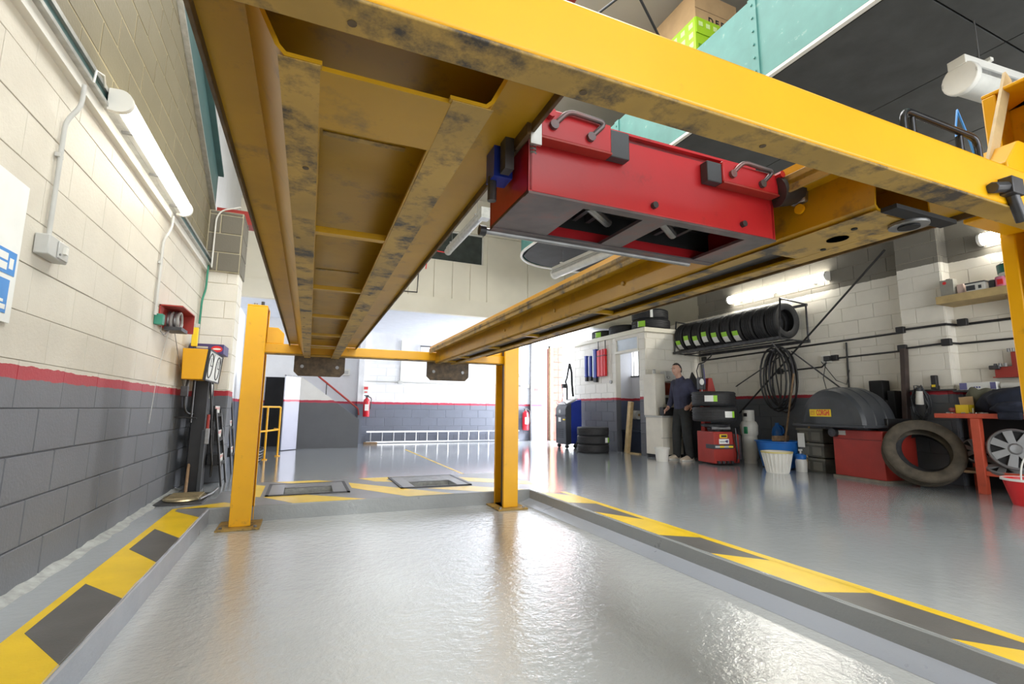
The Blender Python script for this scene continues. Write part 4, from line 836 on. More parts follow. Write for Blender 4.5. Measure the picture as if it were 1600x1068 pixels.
def tyre(label, loc, rot, Rr=0.31, w_=0.2, ri=0.195, mat=None, group=None, name='tyre'):
    o = bpy.data.objects.new(name, tyre_mesh(Rr,w_,ri,mat or M_RUB)); COL.objects.link(o); o.location = loc; o.rotation_euler = rot
    return tag(o, label, 'tyre', group)
def sticker(o, Rr, a0, a1, z0, z1, green=0.4):
    """paper label bent round the tread; white with a lime end"""
    def strip(n_, mat, b0, b1):
        vs = []; fs = []; k = 5
        for i in range(k+1):
            a = R(b0+(b1-b0)*i/k)
            for rr in (Rr+0.001, Rr+0.003): vs += [(rr*math.cos(a),rr*math.sin(a),z0),(rr*math.cos(a),rr*math.sin(a),z1)]
        for i in range(k):
            p = i*4; fs += [(p,p+4,p+5,p+1),(p+2,p+3,p+7,p+6),(p,p+2,p+6,p+4),(p+1,p+5,p+7,p+3)]
        fs += [(0,1,3,2),(k*4,k*4+2,k*4+3,k*4+1)]
        MB().add(vs,fs).build(n_, mat, o)
    am = a0+(a1-a0)*(1-green); strip('label', M_LABW, a0, am); strip('label_end', M_LABG, am, a1)
# stack of three by the cubicle
for k, w3_ in enumerate(('bottom','middle','top')):
    o = tyre('black tyre, %s one of the stack of three by the cubicle wall' % w3_, (5.66,8.85,0.0885+k*0.176), (0,0,0), 0.335,0.175,0.205, group='tyre stack by cubicle')
    if k == 1: sticker(o, 0.335, -75, -45, -0.05, 0.05, 0.5)
# rack of ten on the right wall
rk = thing('tyre_rack', 'black steel wall rack holding a row of ten tyres', 'rack', (7.3,6.6,2.05))
for y in (-1.22, 1.19):
    tb('end_frame', M_DSTEEL, rk, [(-0.32,y,0.0),(-0.25,y,0.66),(0.36,y,0.62),(0.36,y,-0.02)], 0.018, 6, True)
MB().box(-0.345,-0.305,-1.24,1.205,-0.02,0.03).build('front_rail', M_DSTEEL, rk); MB().box(0.34,0.38,-1.24,1.205,-0.03,0.02).build('back_rail', M_DSTEEL, rk); MB().box(0.34,0.38,-1.24,1.205,0.59,0.63).build('top_rail', M_DSTEEL, rk); MB().box(-0.05,-0.02,-1.24,1.205,-0.025,0.0).build('bottom_rail', M_DSTEEL, rk)
cy('brace', M_STEEL, rk, (-0.1,-0.9,-0.02), (0.38,-0.9,-0.42), 0.012)
ordn = ['first','second','third','fourth','fifth','sixth','seventh','eighth','ninth','tenth']
for k in range(10):
    y = 7.68-k*0.238
    o = tyre('black tyre in the wall rack, %s from the far end' % ordn[k], (7.27,y,2.375), (R(-90),R(random.uniform(-3,3)),0), 0.305,0.212,0.185, group='tyres in wall rack')
    if k < 7: 
        a = 158+random.uniform(-8,8)+ (0 if k in (5,6) else -0)
        # local angle: after rotating -90 about X, local +y points to world -z; -x side faces the room
        sticker(o, 0.305, a-24, a+14, -0.055, 0.065, 0.42)
    if k == 9: MB().box(-0.06,-0.02,-0.09,-0.02,0.098,0.103, M=Matrix.Translation((-0.17,0.10,0))).build('tag', M_YBOX, o)
# tyres on the cubicle roof
spots = [((6.74,8.22,2.665),'lower of the two flat tyres at the near end of the cubicle roof',0.40,0.22), ((6.74,8.24,2.885),'upper of the two flat tyres at the near end of the cubicle roof',0.38,0.21), ((6.70,9.05,2.665),'flat tyre in the middle of the cubicle roof',0.38,0.22), ((6.72,9.85,2.66),'flat tyre with a lime label at the far end of the cubicle roof',0.36,0.21)]
for i, (p, lab, rr, ww) in enumerate(spots):
    o = tyre('black '+lab, p, (0,0,0), rr, ww, rr-0.14, group='tyres on cubicle roof')
    if i in (0,3): sticker(o, rr, 190, 215, -0.06, 0.06, 0.9)
    if i == 1: sticker(o, rr, 232, 240, -0.09, 0.09, 0.0)
# dusty tyres leaning by the bench
def lean(nrm, tilt):
    n = Vector((nrm[0],nrm[1],math.sin(R(tilt)))).normalized(); return n.to_track_quat('Z','Y').to_euler()
tyre('large dusty bare tyre leaning towards the red bench', (6.90,3.52,0.405), lean((-0.76,-0.60),27), 0.395,0.21,0.265, M_RUBD, 'dusty tyres')
tyre('second dusty tyre leaning behind the first beside the bench', (7.15,3.62,0.385), lean((-0.76,-0.60),27), 0.37,0.20,0.24, M_RUB, 'dusty tyres')
# ================================================================== BY THE CUBICLE
ac = thing('service_machine', 'blue and dark grey wheeled air-conditioning service machine by the cubicle', 'service machine', (5.83,10.12,0))
MB().prism([(-0.19,0.10),(0.20,0.10),(0.20,1.12),(0.08,1.10),(-0.19,0.98)], -0.22, 0.26, 'y').build('side_body', M_BLUE, ac, bev=0.012)
fr = MB().prism([(-0.225,0.10),(-0.16,0.08),(-0.08,0.10),(-0.08,1.03),(-0.19,0.99),(-0.235,0.90)], -0.225, 0.265, 'y').build('front_cover', M_GREYP, ac, bev=0.012)
MB().prism([(-0.19,1.0),(0.10,1.12),(0.10,1.15),(-0.17,1.03)], -0.19, 0.23, 'y').build('console', M_LGREY, ac, bev=0.005)
for k in range(5): MB().box(-0.236,-0.222,-0.10,0.22,0.24+k*0.045,0.255+k*0.045).build('vent', M_BLACK, ac)
MB().box(-0.245,-0.20,-0.22,0.26,0.72,0.77).build('ledge', M_GREYP, ac, bev=0.005); MB().box(-0.240,-0.228,0.0,0.11,0.60,0.70).build('display', M_LABW, ac); MB().cyl((-0.232,0.05,0.84),(-0.238,0.05,0.84),0.045,16).build('badge', M_LGREY, ac)
MB().box(-0.242,-0.230,-0.2,-0.1,0.64,0.67).build('warning_strip', M_YBOX, ac)
for x, y in ((-0.17,-0.17),(-0.17,0.2),(0.05,-0.17)): MB().cyl((x,y-0.02,0.045),(x,y+0.02,0.045),0.045,14).build('castor', M_BLACK, ac); MB().box(x-0.02,x+0.02,y-0.022,y+0.022,0.06,0.105).build('castor_fork', M_STEEL, ac)
MB().cyl((0.13,-0.22,0.10),(0.13,-0.26,0.10),0.10,18).build('wheel', M_BLACK, ac)
tb('pole', M_BLACK, ac, [(0.05,0.2,1.1),(0.05,0.2,1.45),(-0.02,0.15,1.55),(0.05,0.2,1.65),(0.12,0.2,2.0)], 0.022); MB().box(-0.08,0.04,0.15,0.25,1.40,1.50).build('sensor', M_DSTEEL, ac, bev=0.006)
tb('hose', M_BLACK, ac, [(0.12,0.2,2.0),(0.15,0.15,1.8),(0.13,0.1,1.5),(0.10,0.0,1.2)], 0.030); tb('hose', M_BLACK, ac, [(-0.08,0.2,1.42),(-0.12,0.1,1.2),(-0.15,0.1,1.06)], 0.008); tb('handle', M_STEEL, ac, rounded([(-0.19,-0.18,1.0),(-0.24,-0.18,1.06),(-0.24,0.22,1.06),(-0.19,0.22,1.0)],0.04), 0.010)
# packs hanging on the cubicle wall
for k, (lab, y0, y1, z0, z1, mt) in enumerate((('narrow blue hanging pack furthest left on the cubicle wall', 9.93,10.03,1.56,2.17,M_BLUE), ('narrow blue hanging pack second from the left on the cubicle wall', 9.74,9.84,1.56,2.15,M_BLUE), ('taller blue hanging pack with a dark foot beside the red pack', 9.52,9.66,1.52,2.29,M_BLUE))):
    t = thing('hanging_pack', lab, 'pack', (6.26,(y0+y1)/2,z0), 0, 'blue packs on cubicle'); h = z1-z0; d = (y1-y0)/2
    MB().box(-0.07,0,-d,d,0.10,h).build('sleeve', mt, t, bev=0.012); MB().box(-0.06,0,-d*0.8,d*0.8,0.0,0.10).build('foot', M_BLACK, t, bev=0.006); MB().box(-0.072,-0.06,d*0.45,d*1.01,0.12,h-0.02).build('edge', M_LABW, t)
t = thing('hanging_pack', 'wide ribbed red pack hanging from a black frame on the cubicle wall', 'pack', (6.26,9.33,1.64))
for k in range(5): MB().box(-0.06-0.01*(k%2),0,-0.165+k*0.066,-0.102+k*0.066,0,0.62-0.005*k).build('rib', M_REDPL, t, bev=0.008)
MB().box(-0.078,-0.0,-0.17,0.17,0.46,0.475).build('strap', M_BLACK, t)
tb('hanger_frame', M_BLACK, t, [(-0.02,-0.13,0.62),(-0.02,-0.13,0.88),(-0.02,0.15,0.90),(-0.02,0.15,0.62)], 0.010)
t = thing('light_switch', 'small round grey light switch on the cubicle wall beside the door', 'switch', (6.265,9.02,1.50)); MB().cyl((0,0,0),(-0.03,0,0),0.04,14).build('body', M_LGREY, t); MB().tube([(-0.01,0,0.03),(-0.01,0,0.95)],0.008,6).build('conduit', M_CABW, t)
pk = thing('timber_plank', 'bare timber plank leaning in the cubicle doorway', 'plank', (6.27,8.52,0)); MM = Matrix.Rotation(R(9),4,'X')
MB().box(-0.03,0.05,-0.05,0.05,0.0,1.07,MM).build('plank', M_WOOD, pk, bev=0.003)
pk2 = thing('floor_batten', 'short timber batten on the floor at the cubicle door', 'plank', (6.30,8.28,0)); MB().box(-0.03,0.03,-0.16,0.16,0,0.02).build('batten', M_WOOD, pk2)
trl = thing('toilet_roll', 'white paper roll on the dark lower wall inside the cubicle', 'paper roll', (6.90,8.98,0.78)); MB().cyl((0,-0.08,0),(0,0.08,0),0.10,22).build('roll', M_LABW, trl); MB().cyl((0,-0.085,0),(0,0.085,0),0.03,12).build('core', M_CARD, trl); tb('holder', M_STEEL, trl, [(0.05,0.1,0.13),(0.0,0.1,0.10),(0.0,0.1,0)], 0.008)
cs = thing('dark_cistern', 'dark blue-grey box unit low inside the cubicle', 'cistern', (6.80,8.9,0)); MB().box(-0.15,0.14,-0.5,0.28,0.0,0.42).build('tank', plain('cistern_blue',(0.05,0.065,0.11),0.4), cs, bev=0.01); MB().box(-0.17,0.145,-0.52,0.29,0.42,0.45).build('lid', plain('cistern_blue',(0.05,0.065,0.11),0.4), cs, bev=0.006)

# cream wash cabinet with counter
cb = thing('parts_cabinet', 'cream enamel cabinet with raised back, dark red window and counter beside the man', 'cabinet', (6.50,7.55,0), R(4))
MB().box(-0.32,0.20,-0.22,0.22,0.06,0.75).build('base', M_CABW, cb, bev=0.006); MB().box(0.20,0.26,-0.20,0.22,0.06,0.74).build('side_panel', M_STEEL, cb); MB().box(-0.30,0.18,-0.2,0.2,0.0,0.06).build('plinth', M_BLACK, cb)
MB().box(-0.34,0.28,-0.24,0.22,0.75,0.785).build('counter', M_LGREY, cb, bev=0.004)
MB().box(-0.36,-0.10,-0.10,0.22,0.785,1.58).build('tower', M_CABW, cb, bev=0.008); MB().box(-0.10,0.28,0.02,0.22,0.785,1.60).build('back', M_CABW, cb, bev=0.006)
MB().box(-0.10,0.28,-0.12,0.02,1.44,1.64).build('hood', M_LGREY, cb, bev=0.01); MB().box(-0.07,-0.0,-0.128,-0.12,1.50,1.535).build('badge', M_BLACK, cb); MB().box(-0.06,-0.01,-0.13,-0.128,1.508,1.527).build('badge_face', M_LABW, cb)
MB().box(-0.09,0.27,0.010,0.02,1.18,1.42).build('window', plain('dark_red_glass',(0.17,0.03,0.015),0.2,var=0.5,scale=7), cb); MB().box(-0.11,0.28,-0.06,0.02,1.13,1.17).build('ledge', M_LGREY, cb); MB().box(-0.10,0.27,-0.02,0.02,1.0,1.12).build('slot', M_GREYP, cb)
MB().box(-0.355,0.19,-0.224,-0.22,0.37,0.375).build('door_gap', M_GREYP, cb)
tr = thing('black_tray', 'black plastic tray standing on the counter of the cream cabinet', 'tray', (6.33,7.30,0.785)); MB().box(-0.15,0.13,-0.05,0.06,0.0,0.16).build('tray', M_BLACK, tr, bev=0.012)
cp = thing('yellow_tub', 'small yellow tub on the counter in front of the man', 'tub', (6.60,7.27,0.785)); MB().lathe([(0.0001,0),(0.062,0),(0.075,0.12),(0.069,0.12),(0.058,0.008),(0.0001,0.008)], n=20).build('tub', M_YBOX, cp); MB().lathe([(0.0745,0.11),(0.08,0.11),(0.08,0.122),(0.0745,0.122)], n=20, closed=True).build('rim', M_YBOX, cp)
bo = thing('spray_bottle', 'clear bottle with white cap behind the yellow tub', 'bottle', (6.62,7.42,0.785)); MB().lathe([(0.0001,0),(0.04,0),(0.042,0.26),(0.02,0.31),(0.018,0.34),(0.0001,0.34)], n=16).build('body', M_LGREY, bo); MB().lathe([(0.0001,0.34),(0.022,0.34),(0.02,0.39),(0.0001,0.39)], n=12).build('cap', M_LABW, bo)
gl = thing('jar', 'small glass jar on top of the cream cabinet', 'jar', (6.24,7.55,1.58)); MB().lathe([(0.0001,0),(0.03,0),(0.03,0.06),(0.022,0.075),(0.0001,0.075)], n=14).build('glass', M_LGREY, gl); MB().cyl((0,0,0.075),(0,0,0.09),0.025,12).build('lid', M_STEEL, gl)
def bucket(name, label, loc, r0, r1, h, mat, rim=None, rib=False, hm=None):
    t = thing(name, label, 'bucket', loc)
    MB().lathe([(0.0001,0),(r0,0),(r1,h),(r1-0.008,h),(r0-0.006,0.012),(0.0001,0.012)], n=28).build('shell', mat, t)
    MB().lathe([(r1-0.002,h-0.018),(r1+0.012,h-0.016),(r1+0.012,h+0.004),(r1-0.002,h+0.006)], n=28, closed=True).build('rim', rim or mat, t)
    if rib:
        for k in range(24):
            a = k*math.pi/12; MB().cyl((r0*math.cos(a),r0*math.sin(a),0.01),(r1*math.cos(a),r1*math.sin(a),h-0.02),0.008,6).build('rib', mat, t)
    if hm: MB().tube([((r1+0.006)*math.cos(R(q)),0,h-0.01+(r1*1.1)*math.sin(R(q))) for q in range(0,181,12)],0.007,6).build('handle', hm, t, smooth=60)
    return t
bucket('bucket', 'white plastic bucket at the foot of the cream cabinet', (5.88,6.97,0), 0.10, 0.125, 0.23, M_OFFW)
bk_ = bucket('bucket', 'white ribbed plastic tub in front of the blue bowl', (6.42,5.12,0), 0.145, 0.20, 0.30, M_OFFW, plain('yellowed_rim',(0.6,0.52,0.2),0.4), True)
bowl = thing('blue_bowl', 'blue plastic basin standing on the floor behind the white tub', 'basin', (7.02,5.56,0.0)); MB().lathe([(0.0001,0.02),(0.24,0.02),(0.32,0.40),(0.345,0.41),(0.345,0.42),(0.31,0.42),(0.22,0.04),(0.0001,0.04)], n=30).build('basin', M_BLUE2, bowl); MB().cyl((0,0,0),(0,0,0.03),0.2,24).build('foot', M_BLUE2, bowl)
jg = thing('blue_jug', 'blue plastic jug hung on the dark wall above the blue basin', 'jug', (7.55,5.98,0.40)); MB().lathe([(0.0001,0.0),(0.085,0.0),(0.09,0.12),(0.075,0.20),(0.035,0.25),(0.03,0.29),(0.0001,0.29)], n=20).build('body', M_BLUE2, jg); tb('handle', M_BLUE2, jg, rounded([(0.0,-0.08,0.10),(0.0,-0.13,0.13),(0.0,-0.11,0.22),(0.0,-0.03,0.25)],0.05), 0.012); MB().box(0.03,0.15,-0.02,0.02,0.20,0.24).build('hook', M_DSTEEL, jg)
br = thing('broom', 'long wooden broom handle standing in the blue basin', 'broom', (7.0,5.50,0.04)); MB().cyl((0,0,0.0),(0.25,-0.12,1.45),0.014,8).build('handle', M_WOODO, br); MB().box(-0.16,0.16,-0.03,0.03,0.38,0.46).build('head', M_WOODO, br, bev=0.006); MB().box(-0.15,0.15,-0.025,0.025,0.28,0.38).build('bristles', M_BLACK, br)
st_ = thing('wooden_stick', 'thin wooden stick leaning behind the ribbed tub', 'stick', (7.0,5.10,0)); MB().cyl((0,0,0),(0.12,-0.02,0.75),0.013,8).build('shaft', M_WOOD, st_)
# white gas cylinders
gcl = thing('gas_cylinders', 'white gas cylinder with collared neck beside the red tyre changer', 'gas cylinder', (7.16,6.22,0)); gcl.scale = (0.74,0.74,1.0)
MB().lathe([(0.0001,0.05),(0.14,0.05),(0.165,0.10),(0.17,0.40),(0.165,0.46),(0.19,0.50),(0.195,0.64),(0.16,0.70),(0.10,0.73),(0.0001,0.73)], n=26).build('body', M_OFFW, gcl)
MB().lathe([(0.125,0.70),(0.13,0.70),(0.13,0.90),(0.122,0.90)], n=24, closed=True).build('collar', M_OFFW, gcl); MB().box(-0.135,-0.115,-0.06,0.02,0.79,0.85).build('collar_slot', M_BLACK, gcl); MB().cyl((0,0,0.72),(0,0,0.84),0.03,10).build('valve', M_DSTEEL, gcl); MB().lathe([(0.13,0.0),(0.145,0.0),(0.14,0.06),(0.13,0.06)], n=20, closed=True).build('foot_ring', M_OFFW, gcl)
MB().box(-0.20,-0.14,-0.10,-0.02,0.50,0.62).build('regulator', plain('green_valve',(0.02,0.25,0.10),0.4), gcl, bev=0.01)
dk_ = thing('dark_trolley', 'dark low trolley between the cylinder and the blue basin', 'trolley', (7.40,6.02,0)); MB().box(-0.16,0.2,-0.12,0.10,0.08,0.38).build('tray', M_BLACKM, dk_, bev=0.01); MB().cyl((-0.1,-0.12,0.06),(-0.1,-0.09,0.06),0.06,14).build('wheel', M_BLACK, dk_); MB().cyl((0.12,-0.12,0.06),(0.12,-0.09,0.06),0.06,14).build('wheel', M_BLACK, dk_); tb('handle', M_DSTEEL, dk_, [(0.15,-0.05,0.38),(0.16,-0.05,0.55)], 0.012)

# ================================================================== TYRE CHANGER
tc = thing('tyre_changer', 'red tyre changer with two labelled tyres lying on its turntable', 'tyre changer', (6.44,6.28,0), R(-12)); tc.scale = (0.70,0.80,1.0)
cab = MB().box(-0.26,0.24,-0.27,0.32,0.03,0.54).build('cabinet', M_REDM, tc, bev=0.01)
MB().box(-0.27,0.25,-0.285,0.0,0.265,0.335).build('pedal_bar', M_GREYP, tc, bev=0.005)
for k in range(4): MB().box(-0.20+k*0.115,-0.15+k*0.115,-0.34,-0.26,0.03,0.075).build('pedal', M_DSTEEL, tc, bev=0.005); MB().box(-0.235+k*0.115,-0.115+k*0.115,-0.2875,-0.285,0.285,0.315).build('warning_decal', M_YBOX if k%2 else M_LGREY, tc)
MB().box(-0.10,0.10,-0.2725,-0.27,0.44,0.50).build('name_plate', M_YBOX, tc); MB().box(-0.06,0.08,-0.274,-0.2725,0.455,0.485).build('plate_print', M_BLACK, tc); MB().box(-0.12,0.14,-0.2725,-0.27,0.345,0.425).build('notice', M_LABW, tc)
MB().prism([(0.02,0.385),(0.10,0.36),(0.12,0.40),(0.09,0.41)], -0.274, -0.2725, 'y').build('notice_mark', M_PURPLE, tc); MB().box(-0.10,0.02,-0.274,-0.2725,0.375,0.385).build('notice_mark', M_GREYP, tc)
MB().box(0.24,0.46,-0.20,0.25,0.03,0.50).build('side_cabinet', M_REDM, tc, bev=0.01); MB().box(0.46,0.56,-0.15,0.15,0.08,0.48).build('bead_breaker_pad', M_OILY, tc, bev=0.01); MB().cyl((0.40,-0.22,0.10),(0.36,-0.22,0.60),0.02,8).build('lever', M_DSTEEL, tc); tb('air_hose', M_BLACK, tc, [(0.30,-0.22,0.5),(0.33,-0.26,0.3),(0.38,-0.24,0.2),(0.36,-0.22,0.05)], 0.012)
MB().lathe([(0.0001,0.54),(0.16,0.54),(0.18,0.60),(0.30,0.62),(0.32,0.66),(0.0001,0.68)], n=28).build('turntable', M_DSTEEL, tc); MB().box(-0.24,0.22,-0.24,-0.20,0.58,0.62).build('clamp_rail', M_STEEL, tc)
MB().box(-0.06,0.12,0.30,0.44,0.03,1.30).build('column', M_REDM, tc, bev=0.01); MB().prism([(-0.02,1.22),(0.20,1.22),(0.12,1.45),(0.02,1.45)], 0.18, 0.36, 'y').build('column_head', M_REDM, tc, bev=0.008); MB().cyl((-0.02,0.30,1.25),(-0.05,0.30,1.70),0.035,12).build('mount_shaft', M_GREYP, tc); MB().cyl((-0.01,0.27,1.35),(-0.04,0.27,1.62),0.015,8).build('shaft_rod', M_PURPLE, tc)
MB().cyl((-0.15,0.24,1.38),(-0.15,0.20,1.38),0.055,18).build('gauge', M_LABW, tc); MB().box(-0.21,-0.09,0.22,0.32,1.25,1.46).build('gauge_box', M_DSTEEL, tc, bev=0.008); tb('air_hose', M_BLACK, tc, [(-0.18,0.3,1.45),(-0.20,0.32,1.58),(-0.12,0.34,1.70),(0.05,0.36,1.74),(0.35,0.5,1.86),(0.7,0.9,1.96)], 0.012); MB().cyl((-0.13,0.24,1.2),(-0.13,0.24,1.25),0.012,8).build('gauge_stem', M_STEEL, tc)
for k, (zc, lab, a) in enumerate(((0.825,'lower tyre lying on the red tyre changer', -62), (1.08,'upper tyre lying on the red tyre changer', -112))):
    o = tyre('black '+lab, (6.37,6.22,zc), (0,0,R(a+90-20)), 0.35,0.24,0.20, group='tyres on the tyre changer'); sticker(o, 0.35, -116, -84, -0.05, 0.05, 0.3)
gd = thing('black_wedge', 'black triangular plate standing behind the tyres by the man', 'plate', (6.9,7.2,0)); MB().prism([(-0.20,0.0),(0.25,0.0),(0.25,1.25),(-0.02,1.62),(-0.20,1.20)], 0, 0.04, 'y').build('plate', M_BLACK, gd, bev=0.004)

# ================================================================== HOSES, PIPES ON THE RIGHT WALL
ho = thing('hose_coil', 'thick black air hose hanging in loops from a wall hook', 'hose', (7.55,5.85,1.42))
for k in range(6):
    a0 = random.uniform(0.85,1.1); b0 = random.uniform(0.9,1.15); dy = random.uniform(-0.06,0.06); dz = random.uniform(-0.06,0.06)
    MB().tube([(-0.03*k+0.03, dy+0.24*a0*math.sin(t*2*math.pi/22), 0.02+dz*0.4+0.52*b0*math.cos(t*2*math.pi/22)-(0.52*b0-0.52)) for t in range(22)],0.016,7,True).build('loop', M_BLACK if k%3 else M_DSTEEL, ho, smooth=60)
MB().box(-0.14,0.14,-0.03,0.03,0.49,0.53).build('hook', M_DSTEEL, ho)
for k in range(2): MB().tube([(-0.05,-0.03+0.06*k,0.5),(-0.06,-0.06+0.10*k,0.1),(-0.05,-0.02+0.02*k,-0.3),(-0.06,0.03,-0.5)],0.012,6).build('tail', M_BLACK, ho, smooth=60)
dp = thing('leaning_pole', 'long thin black pole leaning diagonally across the right wall', 'pole', (7.55,6.75,0.85)); MB().cyl((0,0,0),(-0.05,-2.72,2.33),0.016,8).build('pole', M_BLACK, dp)
dp2 = thing('leaning_pole', 'thin dark stay crossing behind the hose coil', 'pole', (7.60,6.85,1.35)); MB().cyl((0,0,0.0),(0,-1.05,0.52),0.010,6).build('rod', M_DSTEEL, dp2); MB().cyl((0,-1.2,0.55),(-0.05,-2.0,-0.1),0.012,6).build('rod', M_DSTEEL, dp2)
def wpipe(label, pts, r, joints=()):
    t = thing('wall_pipe', label, 'pipe', pts[0], 0, 'black wall pipes'); o = Vector(pts[0]); tb('pipe', M_BLACK, t, [Vector(p)-o for p in pts], r)
    for j in joints: q = Vector(j)-o; MB().box(q.x-0.03,q.x+0.03,q.y-0.05,q.y+0.05,q.z-0.045,q.z+0.045).build('fitting', M_BLACK, t, bev=0.008)
    return t
wpipe('upper black pipe along the right wall under the tyre rack', [(7.68,7.7,1.93),(7.68,3.95,2.0),(7.46,3.93,2.0),(7.46,3.40,2.0),(7.68,3.38,2.0),(7.68,2.2,2.0)], 0.016, ((7.68,7.7,1.96),(7.47,3.92,2.0),(7.62,3.3,2.02)))
wpipe('lower black pipe with junction boxes along the right wall', [(7.68,5.95,1.58),(7.68,5.2,1.60),(7.68,5.05,1.72),(7.68,3.95,1.74),(7.46,3.93,1.74),(7.46,3.40,1.76),(7.68,3.38,1.76),(7.68,2.2,1.76)], 0.013, ((7.68,5.95,1.58),(7.68,4.98,1.73),(7.47,3.92,1.75),(7.47,3.42,1.77)))
wpipe('short black drop pipe below the pipes near the wheel balancer', [(7.67,4.78,1.95),(7.67,4.80,1.1)], 0.013)
pg = thing('plug_socket', 'white socket with black plug on the lower wall pipe', 'socket', (7.68,5.10,1.72)); MB().box(-0.05,0.02,-0.07,0.07,-0.06,0.06).build('case', M_OFFW, pg, bev=0.006); MB().box(-0.10,-0.05,-0.09,0.0,-0.04,0.04).build('plug', M_BLACK, pg, bev=0.006); tb('flex', M_BLACK, pg, [(-0.08,-0.03,-0.04),(-0.06,0.05,-0.3),(-0.05,0.0,-0.6),(-0.04,-0.3,-0.9)], 0.006); tb('flex', M_BLACK, pg, [(-0.08,0.05,-0.04),(-0.06,-0.15,-0.35),(-0.05,-0.30,-0.42),(-0.04,-0.35,-0.2)], 0.006)
dpp = thing('dark_post', 'rusty dark steel post leaning between the balancer and the pier', 'post', (7.44,3.98,0)); MM = Matrix.Rotation(R(3),4,'X'); MB().box(-0.045,0.045,-0.03,0.03,0.0,1.74,MM).build('post', plain('rusty_dark',(0.06,0.04,0.035),0.6,var=0.3), dpp, bev=0.004); MB().box(-0.06,0.06,-0.05,0.05,0,0.02).build('foot', M_DSTEEL, dpp)
bb = thing('black_case', 'stacked matt black cases behind the balancer hood', 'case', (7.55,4.22,0)); MB().box(-0.08,0.10,-0.05,0.20,0.0,1.05).build('lower_case', M_BLACKM, bb, bev=0.01); MB().box(-0.07,0.10,0.0,0.18,1.05,1.33).build('upper_case', M_BLACKM, bb, bev=0.008); MB().box(-0.07,0.1,-0.14,-0.05,0.0,1.18).build('side_case', M_BLACKM, bb, bev=0.008)

# ================================================================== WHEEL BALANCER
wbM = R(-8)
bal = thing('wheel_balancer', 'wheel balancer with big dark grey dome hood on a red cabinet', 'wheel balancer', (6.78,4.42,0), wbM)
MB().box(0.04,0.60,-0.56,0.14,0.03,0.64).build('cabinet', M_REDM, bal, bev=0.008); MB().box(0.02,0.62,-0.58,0.16,0.0,0.03).build('plinth', plain('dusty_plinth',(0.22,0.19,0.15),0.8,var=0.3), bal)
MB().box(0.034,0.04,-0.06,0.10,0.57,0.63).build('rating_plate', M_LGREY, bal); MB().box(0.036,0.04,-0.54,0.12,0.52,0.524).build('seam', M_BLACK, bal)
def halfdome(stn, yc, z0, n=28):
    vs = []; fs = []
    for x, r in stn: vs += [(x, yc+r*math.cos(math.pi*i/n), z0+r*math.sin(math.pi*i/n)) for i in range(n+1)]
    for j in range(len(stn)-1):
        o = j*(n+1); fs += [(o+i,o+i+1,o+n+2+i,o+n+1+i) for i in range(n)]
    return MB().add(vs, fs)
hy, hz_ = 0.03, 0.70
halfdome([(-0.17,0.0001),(-0.17,0.20),(-0.165,0.21),(-0.16,0.30),(-0.155,0.31),(-0.15,0.38),(-0.145,0.40),(-0.12,0.47),(-0.08,0.50),(0.05,0.515),(0.06,0.525),(0.15,0.525),(0.16,0.515),(0.24,0.515),(0.25,0.525),(0.34,0.525),(0.35,0.51),(0.42,0.50),(0.46,0.44),(0.47,0.0001)], hy, hz_).build('hood', M_GREYP, bal, smooth=30)
MB().box(-0.185,0.49,hy-0.545,hy+0.56,hz_-0.025,hz_+0.012).build('hood_rim', M_GREYP, bal, bev=0.008); MB().box(0.2,0.62,-0.52,-0.38,0.62,0.80).build('hinge_block', M_BLACK, bal, bev=0.01); MB().box(0.1,0.60,-0.34,0.30,0.64,0.685).build('head', M_GREYP, bal); MB().cyl((-0.02,0.1,0.60),(0.06,0.1,0.60),0.06,16).build('shaft_flange', M_DSTEEL, bal)
lM = face_M((-0.1725,0.12,0.865), (0,-1,0), (0,0,1))
lbp = MB().box(-0.17,0.17,-0.05,0.05,0,0.002,lM).build('brand_plate', M_YBOX, bal)
text('brand_lettering', 'CORGHI', 0.082, M_REDPL, lbp, lM @ Matrix.Translation((0.045,0.0,0.0025)) @ Matrix.Diagonal((0.66,1.25,1,1)), 0.0006, 0.0025)
MB().box(-0.155,-0.085,-0.03,0.035,0.002,0.003,lM).build('brand_mark', plain('brand_mark_gold',(0.75,0.40,0.02),0.5), lbp); MB().box(-0.14,-0.10,-0.012,0.0,0.003,0.004,lM).build('brand_mark', M_YBOX, lbp)
# grey crates behind, paper, spray bottle
for k in range(3):
    c = thing('storage_crate', '%s grey weight crate of the stack left of the red balancer cabinet' % ['lowest','middle','topmost'][k], 'crate', (7.22,5.02,0.215*k), R(-8), 'grey crates by the balancer')
    m = MB(); m.box(-0.20,0.22,-0.26,0.20,0.0,0.012); m.box(-0.20,-0.188,-0.26,0.20,0.0,0.20); m.box(0.208,0.22,-0.26,0.20,0,0.20); m.box(-0.2,0.22,-0.26,-0.248,0,0.20); m.box(-0.2,0.22,0.188,0.20,0,0.20); m.build('shell', plain('grey_crate',(0.10,0.10,0.085),0.6,var=0.3), c)
    MB().box(-0.21,-0.20,-0.27,0.21,0.175,0.205).build('lip', plain('grey_crate_lip',(0.17,0.165,0.14),0.6), c)
    for q in range(2): MB().box(-0.206,-0.200,-0.21+q*0.21,-0.06+q*0.21,0.03,0.15).build('panel', plain('grey_crate_lip',(0.17,0.165,0.14),0.6), c)
pa = thing('paper_sheet', 'white sheet of paper hanging on the crates', 'paper', (6.99,5.14,0.45)); MB().box(-0.004,0.0,-0.055,0.055,-0.10,0.11).build('sheet', M_LABW, pa)
